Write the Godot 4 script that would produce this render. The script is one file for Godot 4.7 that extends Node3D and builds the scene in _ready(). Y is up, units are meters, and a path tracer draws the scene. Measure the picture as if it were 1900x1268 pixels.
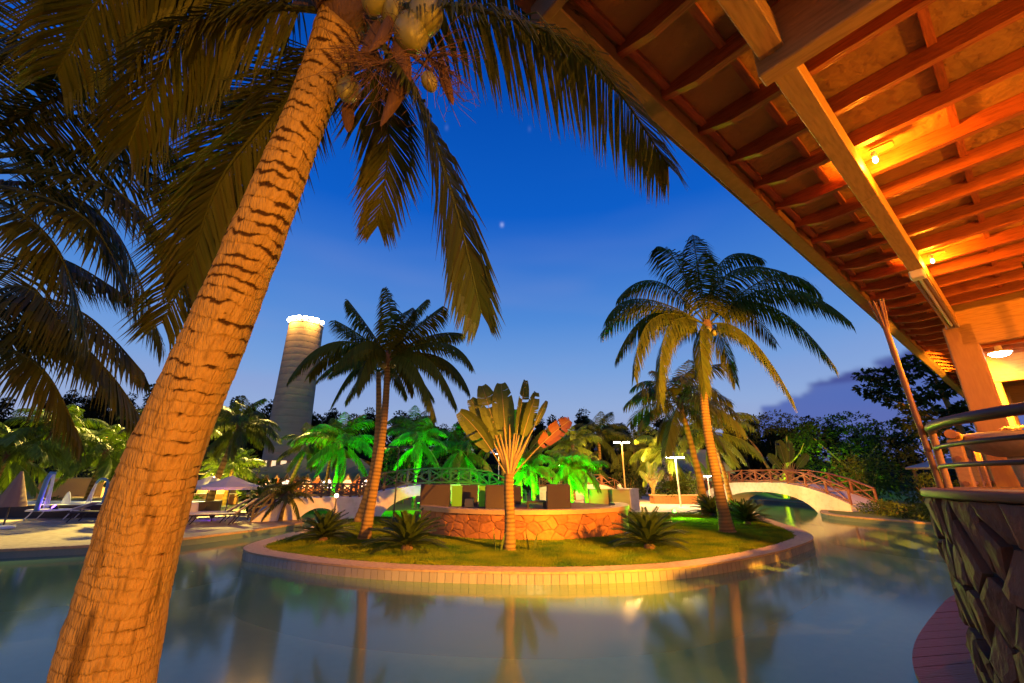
extends Node3D

# ---------------------------------------------------------------- mesh builder
class MB:
	var v := PackedVector3Array()
	var n := PackedVector3Array()
	var c := PackedColorArray()
	var col := Color(1, 1, 1)

	func tri(a: Vector3, b: Vector3, d: Vector3) -> void:
		var m := (b - a).cross(d - a).normalized()
		v.append(a); v.append(d); v.append(b)
		n.append(m); n.append(m); n.append(m)
		c.append(col); c.append(col); c.append(col)

	func trin(a: Vector3, b: Vector3, d: Vector3, na: Vector3, nb: Vector3, nd: Vector3, ca: Color, cb: Color, cd: Color) -> void:
		v.append(a); v.append(d); v.append(b)
		n.append(na); n.append(nd); n.append(nb)
		c.append(ca); c.append(cd); c.append(cb)

	func quad(a: Vector3, b: Vector3, d: Vector3, e: Vector3) -> void:
		tri(a, b, d)
		tri(a, d, e)

	func tri_out(a: Vector3, b: Vector3, d: Vector3, mid: Vector3) -> void:
		if (b - a).cross(d - a).dot((a + b + d) / 3.0 - mid) < 0.0:
			tri(a, d, b)
		else:
			tri(a, b, d)

	func quad_out(a: Vector3, b: Vector3, d: Vector3, e: Vector3, mid: Vector3) -> void:
		if (b - a).cross(d - a).dot((a + b + d + e) / 4.0 - mid) < 0.0:
			quad(a, e, d, b)
		else:
			quad(a, b, d, e)

	# chamfered box; b carries the axes
	func box(mid: Vector3, size: Vector3, b := Basis(), ch := 0.0) -> void:
		var h := size * 0.5
		var pt := func(k: int, s: Array) -> Vector3:
			var q := Vector3()
			for j in 3:
				q[j] = s[j] * (h[j] if j == k else h[j] - ch)
			return mid + b * q
		for k in 3:
			var i: int = (k + 1) % 3
			var j: int = (k + 2) % 3
			for sk in [-1, 1]:
				var ps := []
				for w in [[-1, -1], [1, -1], [1, 1], [-1, 1]]:
					var s := [0, 0, 0]
					s[k] = sk; s[i] = w[0]; s[j] = w[1]
					ps.append(pt.call(k, s))
				quad_out(ps[0], ps[1], ps[2], ps[3], mid)
		if ch <= 0.0:
			return
		for k in 3:
			var i: int = (k + 1) % 3
			var j: int = (k + 2) % 3
			for si in [-1, 1]:
				for sj in [-1, 1]:
					var s0 := [0, 0, 0]
					var s1 := [0, 0, 0]
					s0[k] = -1; s1[k] = 1
					s0[i] = si; s1[i] = si; s0[j] = sj; s1[j] = sj
					quad_out(pt.call(i, s0), pt.call(i, s1), pt.call(j, s1), pt.call(j, s0), mid)
		for sx in [-1, 1]:
			for sy in [-1, 1]:
				for sz in [-1, 1]:
					var s := [sx, sy, sz]
					tri_out(pt.call(0, s), pt.call(1, s), pt.call(2, s), mid)

	# bar of rectangular section between two points, "up" along the second size
	func bar(a: Vector3, b: Vector3, w: float, h: float, ch := 0.0, up := Vector3.UP) -> void:
		var z := (b - a)
		var l := z.length()
		z = z.normalized()
		var x := up.cross(z)
		if x.length() < 0.01:
			x = Vector3.RIGHT.cross(z)
		x = x.normalized()
		box((a + b) * 0.5, Vector3(w, h, l), Basis(x, z.cross(x), z), ch)

	# rows of points -> smooth surface
	func grid(rows: Array, wrap := false, flip := false, cols: Array = []) -> void:
		var nr := rows.size()
		var nc: int = rows[0].size()
		var ns := []
		for i in nr:
			var r := PackedVector3Array()
			for j in nc:
				var i0: int = max(i - 1, 0)
				var i1: int = min(i + 1, nr - 1)
				var j0: int = (j - 1 + nc) % nc if wrap else max(j - 1, 0)
				var j1: int = (j + 1) % nc if wrap else min(j + 1, nc - 1)
				var m: Vector3 = (rows[i][j1] - rows[i][j0]).cross(rows[i1][j] - rows[i0][j])
				r.append((-m if flip else m).normalized())
			ns.append(r)
		var last := nc if wrap else nc - 1
		for i in nr - 1:
			for j in last:
				var k := (j + 1) % nc
				var ca := col; var cb := col; var cd := col; var ce := col
				if cols.size():
					ca = cols[i][j]; cb = cols[i][k]; cd = cols[i + 1][k]; ce = cols[i + 1][j]
				if flip:
					trin(rows[i][j], rows[i + 1][k], rows[i][k], ns[i][j], ns[i + 1][k], ns[i][k], ca, cd, cb)
					trin(rows[i][j], rows[i + 1][j], rows[i + 1][k], ns[i][j], ns[i + 1][j], ns[i + 1][k], ca, ce, cd)
				else:
					trin(rows[i][j], rows[i][k], rows[i + 1][k], ns[i][j], ns[i][k], ns[i + 1][k], ca, cb, cd)
					trin(rows[i][j], rows[i + 1][k], rows[i + 1][j], ns[i][j], ns[i + 1][k], ns[i + 1][j], ca, cd, ce)

	func tube(pts: Array, radii: Array, sides := 8, caps := true, cols: Array = []) -> void:
		var rows := []
		var cc := []
		var x := Vector3()
		for i in pts.size():
			var t: Vector3 = (pts[min(i + 1, pts.size() - 1)] - pts[max(i - 1, 0)]).normalized()
			if i == 0:
				x = (Vector3.UP if absf(t.y) < 0.9 else Vector3.RIGHT).cross(t).normalized()
			else:
				x = (x - t * x.dot(t)).normalized()
			var y := t.cross(x)
			var r := PackedVector3Array()
			var rc := PackedColorArray()
			for k in sides:
				var a := TAU * k / sides
				r.append(pts[i] + (x * cos(a) + y * sin(a)) * radii[i])
				if cols.size():
					rc.append(cols[i])
			rows.append(r)
			cc.append(rc)
		grid(rows, true, false, cc if cols.size() else [])
		if caps:
			for e in [0, pts.size() - 1]:
				for k in sides:
					var mid: Vector3 = pts[1] if e == 0 else pts[e - 1]
					tri_out(pts[e], rows[e][k], rows[e][(k + 1) % sides], mid)

	# profile of (radius, height) turned about a vertical axis
	func lathe(at: Vector3, prof: Array, sides := 20, squash := 1.0) -> void:
		var rows := []
		for p in prof:
			var r := PackedVector3Array()
			for k in sides:
				var a := TAU * k / sides
				r.append(at + Vector3(cos(a) * p[0], p[1], -sin(a) * p[0] * squash))
			rows.append(r)
		grid(rows, true)

	func ball(at: Vector3, r: Vector3, b := Basis(), rings := 8, sides := 12) -> void:
		var rows := []
		for i in rings + 1:
			var f := -PI / 2 + PI * i / rings
			var row := PackedVector3Array()
			for k in sides:
				var a := TAU * k / sides
				row.append(at + b * (Vector3(cos(a) * cos(f), sin(f), -sin(a) * cos(f)) * r))
			rows.append(row)
		grid(rows, true)

	func leaf(p: Vector3, d: Vector3, up: Vector3, l: float, w: float, droop := 0.0) -> void:
		var s := d.cross(up).normalized() * w * 0.5
		var m := p + d * l * 0.5
		var e := p + d * l - Vector3(0, l * droop, 0)
		tri(p, m + s, e)
		tri(p, e, m - s)

	func build() -> ArrayMesh:
		var arr := []
		arr.resize(Mesh.ARRAY_MAX)
		arr[Mesh.ARRAY_VERTEX] = v
		arr[Mesh.ARRAY_NORMAL] = n
		arr[Mesh.ARRAY_COLOR] = c
		var m := ArrayMesh.new()
		if v.size():
			m.add_surface_from_arrays(Mesh.PRIMITIVE_TRIANGLES, arr)
		return m

# ---------------------------------------------------------------- helpers
var rng := RandomNumberGenerator.new()
var M := {}
var used := {}

func rnd(a: float, b: float) -> float:
	return rng.randf_range(a, b)

func numbered(s: String) -> String:
	var k: int = used.get(s, -1) + 1
	used[s] = k
	return s if k == 0 else "%s_%03d" % [s, k]

func tag(o: Node, label: String, category := "", group := "", kind := "") -> Node:
	if label: o.set_meta("label", label)
	if category: o.set_meta("category", category)
	if group: o.set_meta("group", group)
	if kind: o.set_meta("kind", kind)
	return o

func thing(called: String, label: String, category: String, at := Vector3.ZERO, turn := 0.0, group := "") -> Node3D:
	var o := Node3D.new()
	o.name = numbered(called)
	add_child(o)
	o.position = at
	o.rotation.y = turn
	tag(o, label, category, group)
	return o

func put(called: String, mesh: Mesh, mat: Material, parent: Node = self) -> MeshInstance3D:
	var o := MeshInstance3D.new()
	o.name = numbered(called) if parent == self else called
	o.mesh = mesh
	o.material_override = mat
	parent.add_child(o, true)
	return o

func obj(called: String, mb: MB, mat: Material, parent: Node = self) -> MeshInstance3D:
	return put(called, mb.build(), mat, parent)

func struct(called: String, mb: MB, mat: Material) -> MeshInstance3D:
	var o := obj(called, mb, mat)
	o.set_meta("kind", "structure")
	return o

func noise_tex(freq: float, seed_: int, ramp: Array, size := 256, normal := false, kind := FastNoiseLite.TYPE_SIMPLEX_SMOOTH, oct := 4) -> NoiseTexture2D:
	var f := FastNoiseLite.new()
	f.noise_type = kind
	f.frequency = freq
	f.seed = seed_
	f.fractal_octaves = oct
	var t := NoiseTexture2D.new()
	t.width = size
	t.height = size
	t.seamless = true
	t.noise = f
	if normal:
		t.as_normal_map = true
		t.bump_strength = 6.0
	if ramp.size():
		var g := Gradient.new()
		g.offsets = PackedFloat32Array()
		var offs := PackedFloat32Array()
		var cs := PackedColorArray()
		for i in ramp.size():
			offs.append(float(i) / (ramp.size() - 1))
			cs.append(Color(ramp[i][0], ramp[i][1], ramp[i][2]).linear_to_srgb())
		g.offsets = offs
		g.colors = cs
		t.color_ramp = g
	return t

# colour is linear
func mat(c: Array, rough := 0.8, o := {}) -> StandardMaterial3D:
	var m := StandardMaterial3D.new()
	m.albedo_color = Color(c[0], c[1], c[2]).linear_to_srgb()
	m.roughness = rough
	m.cull_mode = BaseMaterial3D.CULL_DISABLED
	m.metallic = o.get("metal", 0.0)
	m.metallic_specular = o.get("spec", 0.5)
	if o.has("tex"):
		m.albedo_texture = o.tex
	if o.has("bump"):
		m.heightmap_enabled = true
		m.heightmap_texture = o.bump
		m.heightmap_scale = o.get("bscale", 1.0)
	if o.has("scale"):
		m.uv1_triplanar = true
		m.uv1_world_triplanar = o.get("world", false)
		m.uv1_scale = o.scale
	m.vertex_color_use_as_albedo = o.get("vc", false)
	if o.has("back"):
		m.backlight_enabled = true
		m.backlight = Color(o.back[0], o.back[1], o.back[2]).linear_to_srgb()
	if o.has("glow"):
		m.emission_enabled = true
		m.emission = Color(c[0], c[1], c[2]).linear_to_srgb()
		m.emission_energy_multiplier = o.glow
	return m

func omni(at: Vector3, c: Color, e: float, size := 0.08) -> void:
	var l := OmniLight3D.new()
	l.name = numbered("lamp_light")
	l.position = at
	l.light_color = c
	l.light_energy = e
	l.light_size = size
	l.omni_range = 120.0
	l.omni_attenuation = 2.0
	l.shadow_enabled = true
	add_child(l)

func spot(at: Vector3, to: Vector3, c: Color, e: float, angle: float, size := 0.08, soft := 0.4) -> void:
	var l := SpotLight3D.new()
	l.name = numbered("spot_light")
	add_child(l)
	l.position = at
	l.look_at_from_position(at, to, Vector3.UP if absf((to - at).normalized().y) < 0.98 else Vector3.RIGHT)
	l.light_color = c
	l.light_energy = e
	l.light_size = size
	l.spot_angle = angle
	l.spot_angle_attenuation = soft
	l.spot_range = 120.0
	l.spot_attenuation = 2.0
	l.shadow_enabled = true

func crom(p: Array, per: int, closed := false) -> Array:
	var out := []
	var n := p.size()
	for i in (n if closed else n - 1):
		var a = p[(i - 1 + n) % n] if closed else p[max(i - 1, 0)]
		var b = p[i]
		var c = p[(i + 1) % n]
		var d = p[(i + 2) % n] if closed else p[min(i + 2, n - 1)]
		for k in per:
			var t := float(k) / per
			out.append(0.5 * ((2.0 * b) + (c - a) * t + (2.0 * a - 5.0 * b + 4.0 * c - d) * t * t + (3.0 * b - a - 3.0 * c + d) * t * t * t))
	if not closed:
		out.append(p[n - 1])
	return out

func resample(p: Array, step: float) -> Array:
	var out := [p[0]]
	var need := step
	for i in p.size() - 1:
		var a = p[i]
		var b = p[i + 1]
		var l: float = a.distance_to(b)
		var at := 0.0
		while l - at >= need:
			at += need
			out.append(a.lerp(b, at / l))
			need = step
		need -= l - at
	return out

func v2(a: Array) -> Array:
	var out := []
	for q in a:
		out.append(Vector2(q[0], q[1]))
	return out

# flat polygon at height y with walls down to y0
func slab(mb: MB, poly: Array, y: float, y0: float) -> void:
	var pk := PackedVector2Array(poly)
	var idx := Geometry2D.triangulate_polygon(pk)
	for i in range(0, idx.size(), 3):
		var a := Vector3(pk[idx[i]].x, y, pk[idx[i]].y)
		var b := Vector3(pk[idx[i + 1]].x, y, pk[idx[i + 1]].y)
		var d := Vector3(pk[idx[i + 2]].x, y, pk[idx[i + 2]].y)
		mb.tri_out(a, b, d, (a + b + d) / 3.0 - Vector3(0, 1, 0))
	if y0 < y:
		var cw := Geometry2D.is_polygon_clockwise(pk)
		for i in pk.size():
			var p := pk[i]
			var q := pk[(i + 1) % pk.size()]
			if cw:
				mb.quad(Vector3(q.x, y0, q.y), Vector3(p.x, y0, p.y), Vector3(p.x, y, p.y), Vector3(q.x, y, q.y))
			else:
				mb.quad(Vector3(p.x, y0, p.y), Vector3(q.x, y0, q.y), Vector3(q.x, y, q.y), Vector3(p.x, y, p.y))

# a strip between two polylines, top at y, underside y0 (a coping)
func coping(mb: MB, a: Array, b: Array, y: float, y0: float) -> void:
	for i in a.size() - 1:
		var p := [Vector3(a[i].x, 0, a[i].y), Vector3(a[i + 1].x, 0, a[i + 1].y), Vector3(b[i + 1].x, 0, b[i + 1].y), Vector3(b[i].x, 0, b[i].y)]
		var mid: Vector3 = (p[0] + p[1] + p[2] + p[3]) / 4.0 + Vector3(0, (y + y0) / 2, 0)
		var u := Vector3(0, y, 0)
		var d := Vector3(0, y0, 0)
		mb.quad_out(p[0] + u, p[1] + u, p[2] + u, p[3] + u, mid)
		mb.quad_out(p[0] + d, p[1] + d, p[1] + u, p[0] + u, mid)
		mb.quad_out(p[3] + d, p[2] + d, p[2] + u, p[3] + u, mid)

func offset_line(p: Array, dist: float) -> Array:
	var out := []
	for i in p.size():
		var t: Vector2 = (p[min(i + 1, p.size() - 1)] - p[max(i - 1, 0)]).normalized()
		out.append(p[i] + Vector2(-t.y, t.x) * dist)
	return out

# cells of a jittered field clipped to a rectangle: irregular stones in (u, v)
func cells(w: float, h: float, nu: int, nv: int, joint: float, jit := 0.42) -> Array:
	var seeds := []
	for j in nv:
		for i in nu:
			seeds.append(Vector2((i + 0.5 + (0.5 if j % 2 else 0.0) - 0.25 + rnd(-jit, jit)) * w / nu, (j + 0.5 + rnd(-jit, jit)) * h / nv))
	var asp: float = (h / nv) / (w / nu)
	var out := []
	for i in seeds.size():
		var poly := PackedVector2Array([Vector2(0, 0), Vector2(w, 0), Vector2(w, h), Vector2(0, h)])
		for k in seeds.size():
			if k == i:
				continue
			var dv: Vector2 = seeds[k] - seeds[i]
			if absf(dv.x) > 3.2 * w / nu or absf(dv.y) > 3.2 * h / nv:
				continue
			var g := Vector2(dv.x * asp * asp, dv.y)
			var nn := g.normalized()
			poly = clip(poly, (seeds[i] + seeds[k]) * 0.5 - nn * joint * 0.5, nn)
			if poly.size() < 3:
				break
		if poly.size() >= 3:
			out.append(poly)
	return out

func clip(poly: PackedVector2Array, at: Vector2, nn: Vector2) -> PackedVector2Array:
	var out := PackedVector2Array()
	for i in poly.size():
		var a := poly[i]
		var b := poly[(i + 1) % poly.size()]
		var da := (a - at).dot(nn)
		var db := (b - at).dot(nn)
		if da <= 0.0:
			out.append(a)
		if (da < 0.0) != (db < 0.0) and absf(da - db) > 1e-9:
			out.append(a.lerp(b, da / (da - db)))
	return out

# one stone: face polygon bulging by "proud", mapped by f(u, v, out) -> point
func stone(mb: MB, poly: PackedVector2Array, proud: float, f: Callable) -> void:
	var mid := Vector2()
	for p in poly:
		mid += p
	mid /= poly.size()
	var pp := proud * rnd(0.6, 1.25)
	var ring0 := []
	var ring1 := []
	var ring2 := []
	var tilt := Vector2(rnd(-1, 1), rnd(-1, 1)) * proud * 0.9
	var fine := PackedVector2Array()
	for i in poly.size():
		var a := poly[i]
		var b := poly[(i + 1) % poly.size()]
		fine.append(a)
		if a.distance_to(b) > 0.09:
			fine.append(a.lerp(b, 0.5) + (mid - a).normalized() * rnd(-0.004, 0.012))
	var R := 0.0
	for p in fine:
		R = maxf(R, p.distance_to(mid))
	for p in fine:
		var e: Vector2 = (p - mid) / maxf(R, 0.01)
		var lift := tilt.dot(e)
		ring0.append(f.call(p.x, p.y, -0.01))
		var p1: Vector2 = mid.lerp(p, 0.97)
		ring1.append(f.call(p1.x, p1.y, pp * 0.75 + lift * 0.6 + rnd(-0.003, 0.003)))
		var p2: Vector2 = mid.lerp(p, 0.62)
		ring2.append(f.call(p2.x, p2.y, pp + lift * 0.5 + rnd(-0.004, 0.004)))
	var ctr: Vector3 = f.call(mid.x, mid.y, pp + rnd(-0.004, 0.004))
	var inside: Vector3 = f.call(mid.x, mid.y, -0.3)
	for i in ring0.size():
		var k := (i + 1) % ring0.size()
		mb.quad_out(ring0[i], ring0[k], ring1[k], ring1[i], inside)
		mb.quad_out(ring1[i], ring1[k], ring2[k], ring2[i], inside)
		mb.tri_out(ring2[i], ring2[k], ctr, inside)

# ---------------------------------------------------------------- palms
func path3(p: Array, nseg: int) -> Array:
	if p.size() == 3:
		var c: Vector3 = 2.0 * p[1] - (p[0] + p[2]) * 0.5
		var out := []
		for i in nseg + 1:
			var t := float(i) / nseg
			out.append(p[0] * (1 - t) * (1 - t) + c * 2 * t * (1 - t) + p[2] * t * t)
		return out
	return crom(p, int(ceil(float(nseg) / (p.size() - 1))))

func frond(p: Array, leaf_len: float, count: int, hang: float, w: float, rach: float, bare := 0.16, segs := 14, sides := 5) -> MB:
	var mb := MB.new()
	var pts := path3(p, segs)
	var rad := []
	for i in pts.size():
		rad.append(rach * (1.15 - 0.95 * pow(float(i) / (pts.size() - 1), 0.7)))
	mb.col = Color(1.5, 1.25, 0.9)
	mb.tube(pts, rad, sides, false)
	var last := pts.size() - 1
	for k in count:
		for s in [-1.0, 1.0]:
			var t: float = bare + (1.0 - bare) * (k + rnd(-0.3, 0.3)) / count
			t = clampf(t, 0.0, 0.999)
			var fi := t * last
			var i := int(fi)
			var pos: Vector3 = pts[i].lerp(pts[min(i + 1, last)], fi - i)
			var tn: Vector3 = (pts[min(i + 1, last)] - pts[max(i - 1 if i == last else i, 0)]).normalized()
			var side := tn.cross(Vector3.UP)
			if side.length() < 0.05:
				side = Vector3.RIGHT
			side = side.normalized() * s
			var up = side.cross(tn) * s
			var u := (t - bare) / (1.0 - bare)
			var l: float = leaf_len * (0.35 + 0.65 * pow(sin(PI * clampf(0.16 + 0.62 * u, 0, 1)), 0.8)) * (1.0 - 0.55 * pow(u, 5.0)) * rnd(0.86, 1.1)
			var fwd := 0.35 + 0.75 * u + rnd(-0.1, 0.1)
			var d = (side * 1.0 + tn * fwd + up * rnd(0.05, 0.3)).normalized()
			d = (d * (1.0 - hang) + Vector3.DOWN * (hang + rnd(-0.08, 0.08))).normalized()
			var d2 = (d * 0.8 + Vector3.DOWN * (0.25 + hang * 0.7) + Vector3(rnd(-0.1, 0.1), 0, rnd(-0.1, 0.1))).normalized()
			var wv = (tn - d * tn.dot(d)).normalized() * w * 0.5 * rnd(0.8, 1.15)
			var g := rnd(0.62, 1.3)
			mb.col = Color(g * rnd(0.85, 1.25), g, g * 0.8)
			var m = pos + d * l * 0.5
			var e = m + d2 * l * 0.5
			mb.quad(pos - wv * 0.5, pos + wv * 0.5, m + wv, m - wv)
			mb.tri(m - wv, m + wv, e)
	return mb

var frond_kinds := []

func make_frond_kinds() -> void:
	# unit-length fronds heading +X: [start elevation, bend]
	for k in [[82, 70], [68, 95], [50, 100], [34, 95], [15, 85], [-8, 62], [-35, 40], [58, 115]]:
		var p := []
		var a := deg_to_rad(float(k[0]))
		var at := Vector3.ZERO
		for i in 9:
			p.append(at)
			var f := i / 8.0
			var b := a - deg_to_rad(float(k[1])) * pow(f, 1.35)
			at += Vector3(cos(b), sin(b), 0.06 * f) * 0.125
		frond_kinds.append(frond(p, 0.34, 44, 0.38 if k[0] > 0 else 0.55, 0.021, 0.011, 0.17, 16, 4).build())

func trunk(parent: Node, pts: Array, r0: float, r1: float, step: float, sides: int, m: Material, flare := 0.5) -> MeshInstance3D:
	var p := crom(pts, 12)
	p = resample(p, step)
	p.append(pts[-1])
	var mb := MB.new()
	var rad := []
	var cols := []
	var n := p.size()
	var pp := []
	for i in n:
		var f := float(i) / (n - 1)
		var r: float = lerpf(r0, r1, f) + r0 * flare * exp(-f * n * step / 0.35)
		var ring := i % 2
		pp.append(p[i])
		rad.append(r * (1.05 if ring else 0.965) * rnd(0.985, 1.02))
		var g: float = rnd(0.85, 1.15) if ring else rnd(0.35, 0.62)
		cols.append(Color(g, g * 0.97, g * 0.92))
	mb.tube(pp, rad, sides, true, cols)
	return obj("trunk", mb, m, parent)

func palm(called: String, label: String, group: String, base: Vector3, crown: Vector3, flen: float, nf: int, r: float, near := false, tone := "frond", tilt := 0.0) -> Node3D:
	var o := thing(called, label, "palm tree", base, 0.0, group)
	var top := crown - base
	var bow := Vector3(top.x * 0.25, 0, top.z * 0.25) + Vector3(rnd(-0.1, 0.1), 0, 0)
	trunk(o, [Vector3(0, -0.1, 0), Vector3(top.x * 0.18, top.y * 0.3, top.z * 0.18), Vector3(top.x * 0.6, top.y * 0.7, top.z * 0.6), top], r, r * 0.62, 0.055 if near else 0.11, 14 if near else 8, M.trunk)
	var sh := MB.new()
	sh.ball(top + Vector3(0, 0.05, 0), Vector3(r * 0.95, r * 1.8, r * 0.95))
	obj("crown_shaft", sh, M.fibre, o)
	for i in nf:
		var f := (i + 0.5) / nf
		var kind: int = clampi(int(f * 7.0 + rnd(-0.6, 0.6)), 0, 6)
		if kind == 1 and rng.randf() < 0.4:
			kind = 7
		var x := put("frond", frond_kinds[kind], M[tone], o)
		var sc := flen * rnd(0.86, 1.1) * (0.78 if kind == 0 else 1.0)
		x.transform = Transform3D(Basis(Vector3.UP, i * 2.39996 + rnd(-0.25, 0.25)) * Basis(Vector3.RIGHT, rnd(-0.35, 0.35)) * Basis(Vector3.FORWARD, tilt * 0.0).scaled(Vector3(sc, sc, sc)), top + Vector3(0, r * 0.6, 0))
	if near:
		for i in 5:
			var cb := MB.new()
			var a := i * 1.4 + 0.5
			cb.ball(top + Vector3(cos(a) * r * 1.9, -r * 1.1 - rnd(0, 0.15), sin(a) * r * 1.9), Vector3(0.1, 0.13, 0.1))
			obj("coconut", cb, M.coconut, o)
	return o

func hero_fronds(o: Node3D, top: Vector3, list: Array, leaf_len: float) -> void:
	for q in list:
		var m := Vector3(q[0], q[1], q[2])
		var e := Vector3(q[3], q[4], q[5])
		var h := 0.46 if e.y > -0.6 else 0.6
		var f := frond([Vector3.ZERO, m, e], leaf_len, 92, h, 0.042, 0.03, 0.13, 16, 5)
		var x := obj("frond", f, M.frond_mid, o)
		x.position = top

# ---------------------------------------------------------------- leafy plants
func leaf_cloud(mb: MB, at: Vector3, rad: Vector3, count: int, l: float, w: float) -> void:
	for i in count:
		var d := Vector3(rnd(-1, 1), rnd(-1, 1), rnd(-1, 1))
		if d.length() > 1.0 or d.length() < 0.05:
			d = d.normalized() * rnd(0.5, 1.0)
		d = d.normalized() * pow(d.length(), 0.6)
		var p := at + d * rad
		var g := rnd(0.55, 1.35)
		mb.col = Color(g * rnd(0.9, 1.2), g, g * 0.85)
		var dir := (d + Vector3(rnd(-0.9, 0.9), rnd(-0.7, 0.5), rnd(-0.9, 0.9))).normalized()
		mb.leaf(p, dir, Vector3(rnd(-1, 1), 1, rnd(-1, 1)).normalized(), l * rnd(0.7, 1.3), w * rnd(0.7, 1.3), rnd(0, 0.3))

func cycad(label: String, at: Vector3, r: float, turn: float) -> void:
	var o := thing("cycad", label, "cycad plant", at, turn, "cycads on the lawn")
	var st := MB.new()
	st.lathe(Vector3.ZERO, [[0.13 * r, -0.05], [0.14 * r, 0.06 * r], [0.11 * r, 0.14 * r], [0.02, 0.18 * r]], 12)
	obj("stem", st, M.fibre, o)
	var n := 54
	for i in n:
		var f := (i + 0.5) / n
		var el := deg_to_rad(lerpf(80, 4, pow(f, 0.85)) + rnd(-6, 6))
		var az := i * 2.39996
		var p := []
		var q := Vector3(0, 0.13 * r, 0)
		var L := r * rnd(0.92, 1.12) * lerpf(0.85, 1.0, f)
		for k in 7:
			p.append(q)
			var e := el - 0.75 * pow(k / 6.0, 1.5)
			q += Vector3(cos(az) * cos(e), sin(e), sin(az) * cos(e)) * L / 6.0
		var mb := MB.new()
		var pts := crom(p, 2)
		var rad := []
		for k in pts.size():
			rad.append(0.011 * r * (1.0 - 0.8 * k / pts.size()))
		mb.col = Color(1.2, 1.1, 0.8)
		mb.tube(pts, rad, 4, false)
		for k in range(2, 60):
			var t := k / 60.0
			var fi := t * (pts.size() - 1)
			var ii := int(fi)
			var pos: Vector3 = pts[ii].lerp(pts[min(ii + 1, pts.size() - 1)], fi - ii)
			var tn: Vector3 = (pts[min(ii + 1, pts.size() - 1)] - pts[max(ii - 1, 0)]).normalized()
			for s in [-1.0, 1.0]:
				var side = tn.cross(Vector3.UP).normalized() * s
				var up = side.cross(tn) * s
				var d = (side + tn * 0.75 + up * 0.45).normalized()
				var g := rnd(0.7, 1.25)
				mb.col = Color(g * 1.05, g, g * 0.8)
				mb.leaf(pos, d, up, 0.15 * r * (0.4 + 0.6 * sin(PI * (0.12 + 0.8 * t))), 0.016 * r, 0.0)
		obj("frond", mb, M.cycad, o)

func paddle(base: Vector3, dir: Vector3, petiole: float, blade: float, w: float, face: Vector3, droop: float) -> Array:
	# returns [stalk, blade] of a banana-like leaf with splits
	var st := MB.new()
	var bl := MB.new()
	var p := []
	var q := base
	var d := dir.normalized()
	for i in 13:
		p.append(q)
		var f := i / 12.0
		d = (d + Vector3(0, -droop * 0.12 * f, 0) + Vector3(dir.x, 0, dir.z) * droop * 0.05 * f).normalized()
		q += d * (petiole + blade) / 12.0
	var rad := []
	for i in 13:
		rad.append(lerpf(0.022, 0.005, i / 12.0))
	st.tube(p, rad, 6, false)
	var n := 22
	var f0 := petiole / (petiole + blade)
	for s in [-1.0, 1.0]:
		var prev := []
		for i in n + 1:
			var t := float(i) / n
			var fi: float = (f0 + (1.0 - f0) * t) * 12.0
			var ii: int = min(int(fi), 11)
			var pos: Vector3 = p[ii].lerp(p[ii + 1], fi - ii)
			var tn: Vector3 = (p[ii + 1] - p[ii]).normalized()
			var side = tn.cross(face).normalized() * s
			var nn = side.cross(tn) * s
			var ww: float = w * pow(sin(PI * clampf(0.08 + 0.88 * t, 0, 1)), 0.5) * rnd(0.98, 1.01)
			var edge = pos + side * ww * 0.93 + nn * ww * 0.24 + tn * ww * 0.22
			var mid = pos + side * ww * 0.5 + nn * ww * 0.06 + tn * ww * 0.08
			if prev.size() and rng.randf() > 0.035:
				var g := rnd(0.93, 1.07)
				bl.col = Color(g, g, g)
				var gap = (prev[2] - edge) * (0.06 if rng.randf() < 0.15 else 0.0)
				bl.quad(prev[0], pos, mid + gap, prev[1])
				bl.quad(prev[1], mid + gap, edge + gap, prev[2])
			prev = [pos, mid, edge]
			if rng.randf() < 0.1:
				prev[2] += tn * ww * rnd(0.1, 0.25)
	return [st, bl]

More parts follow.
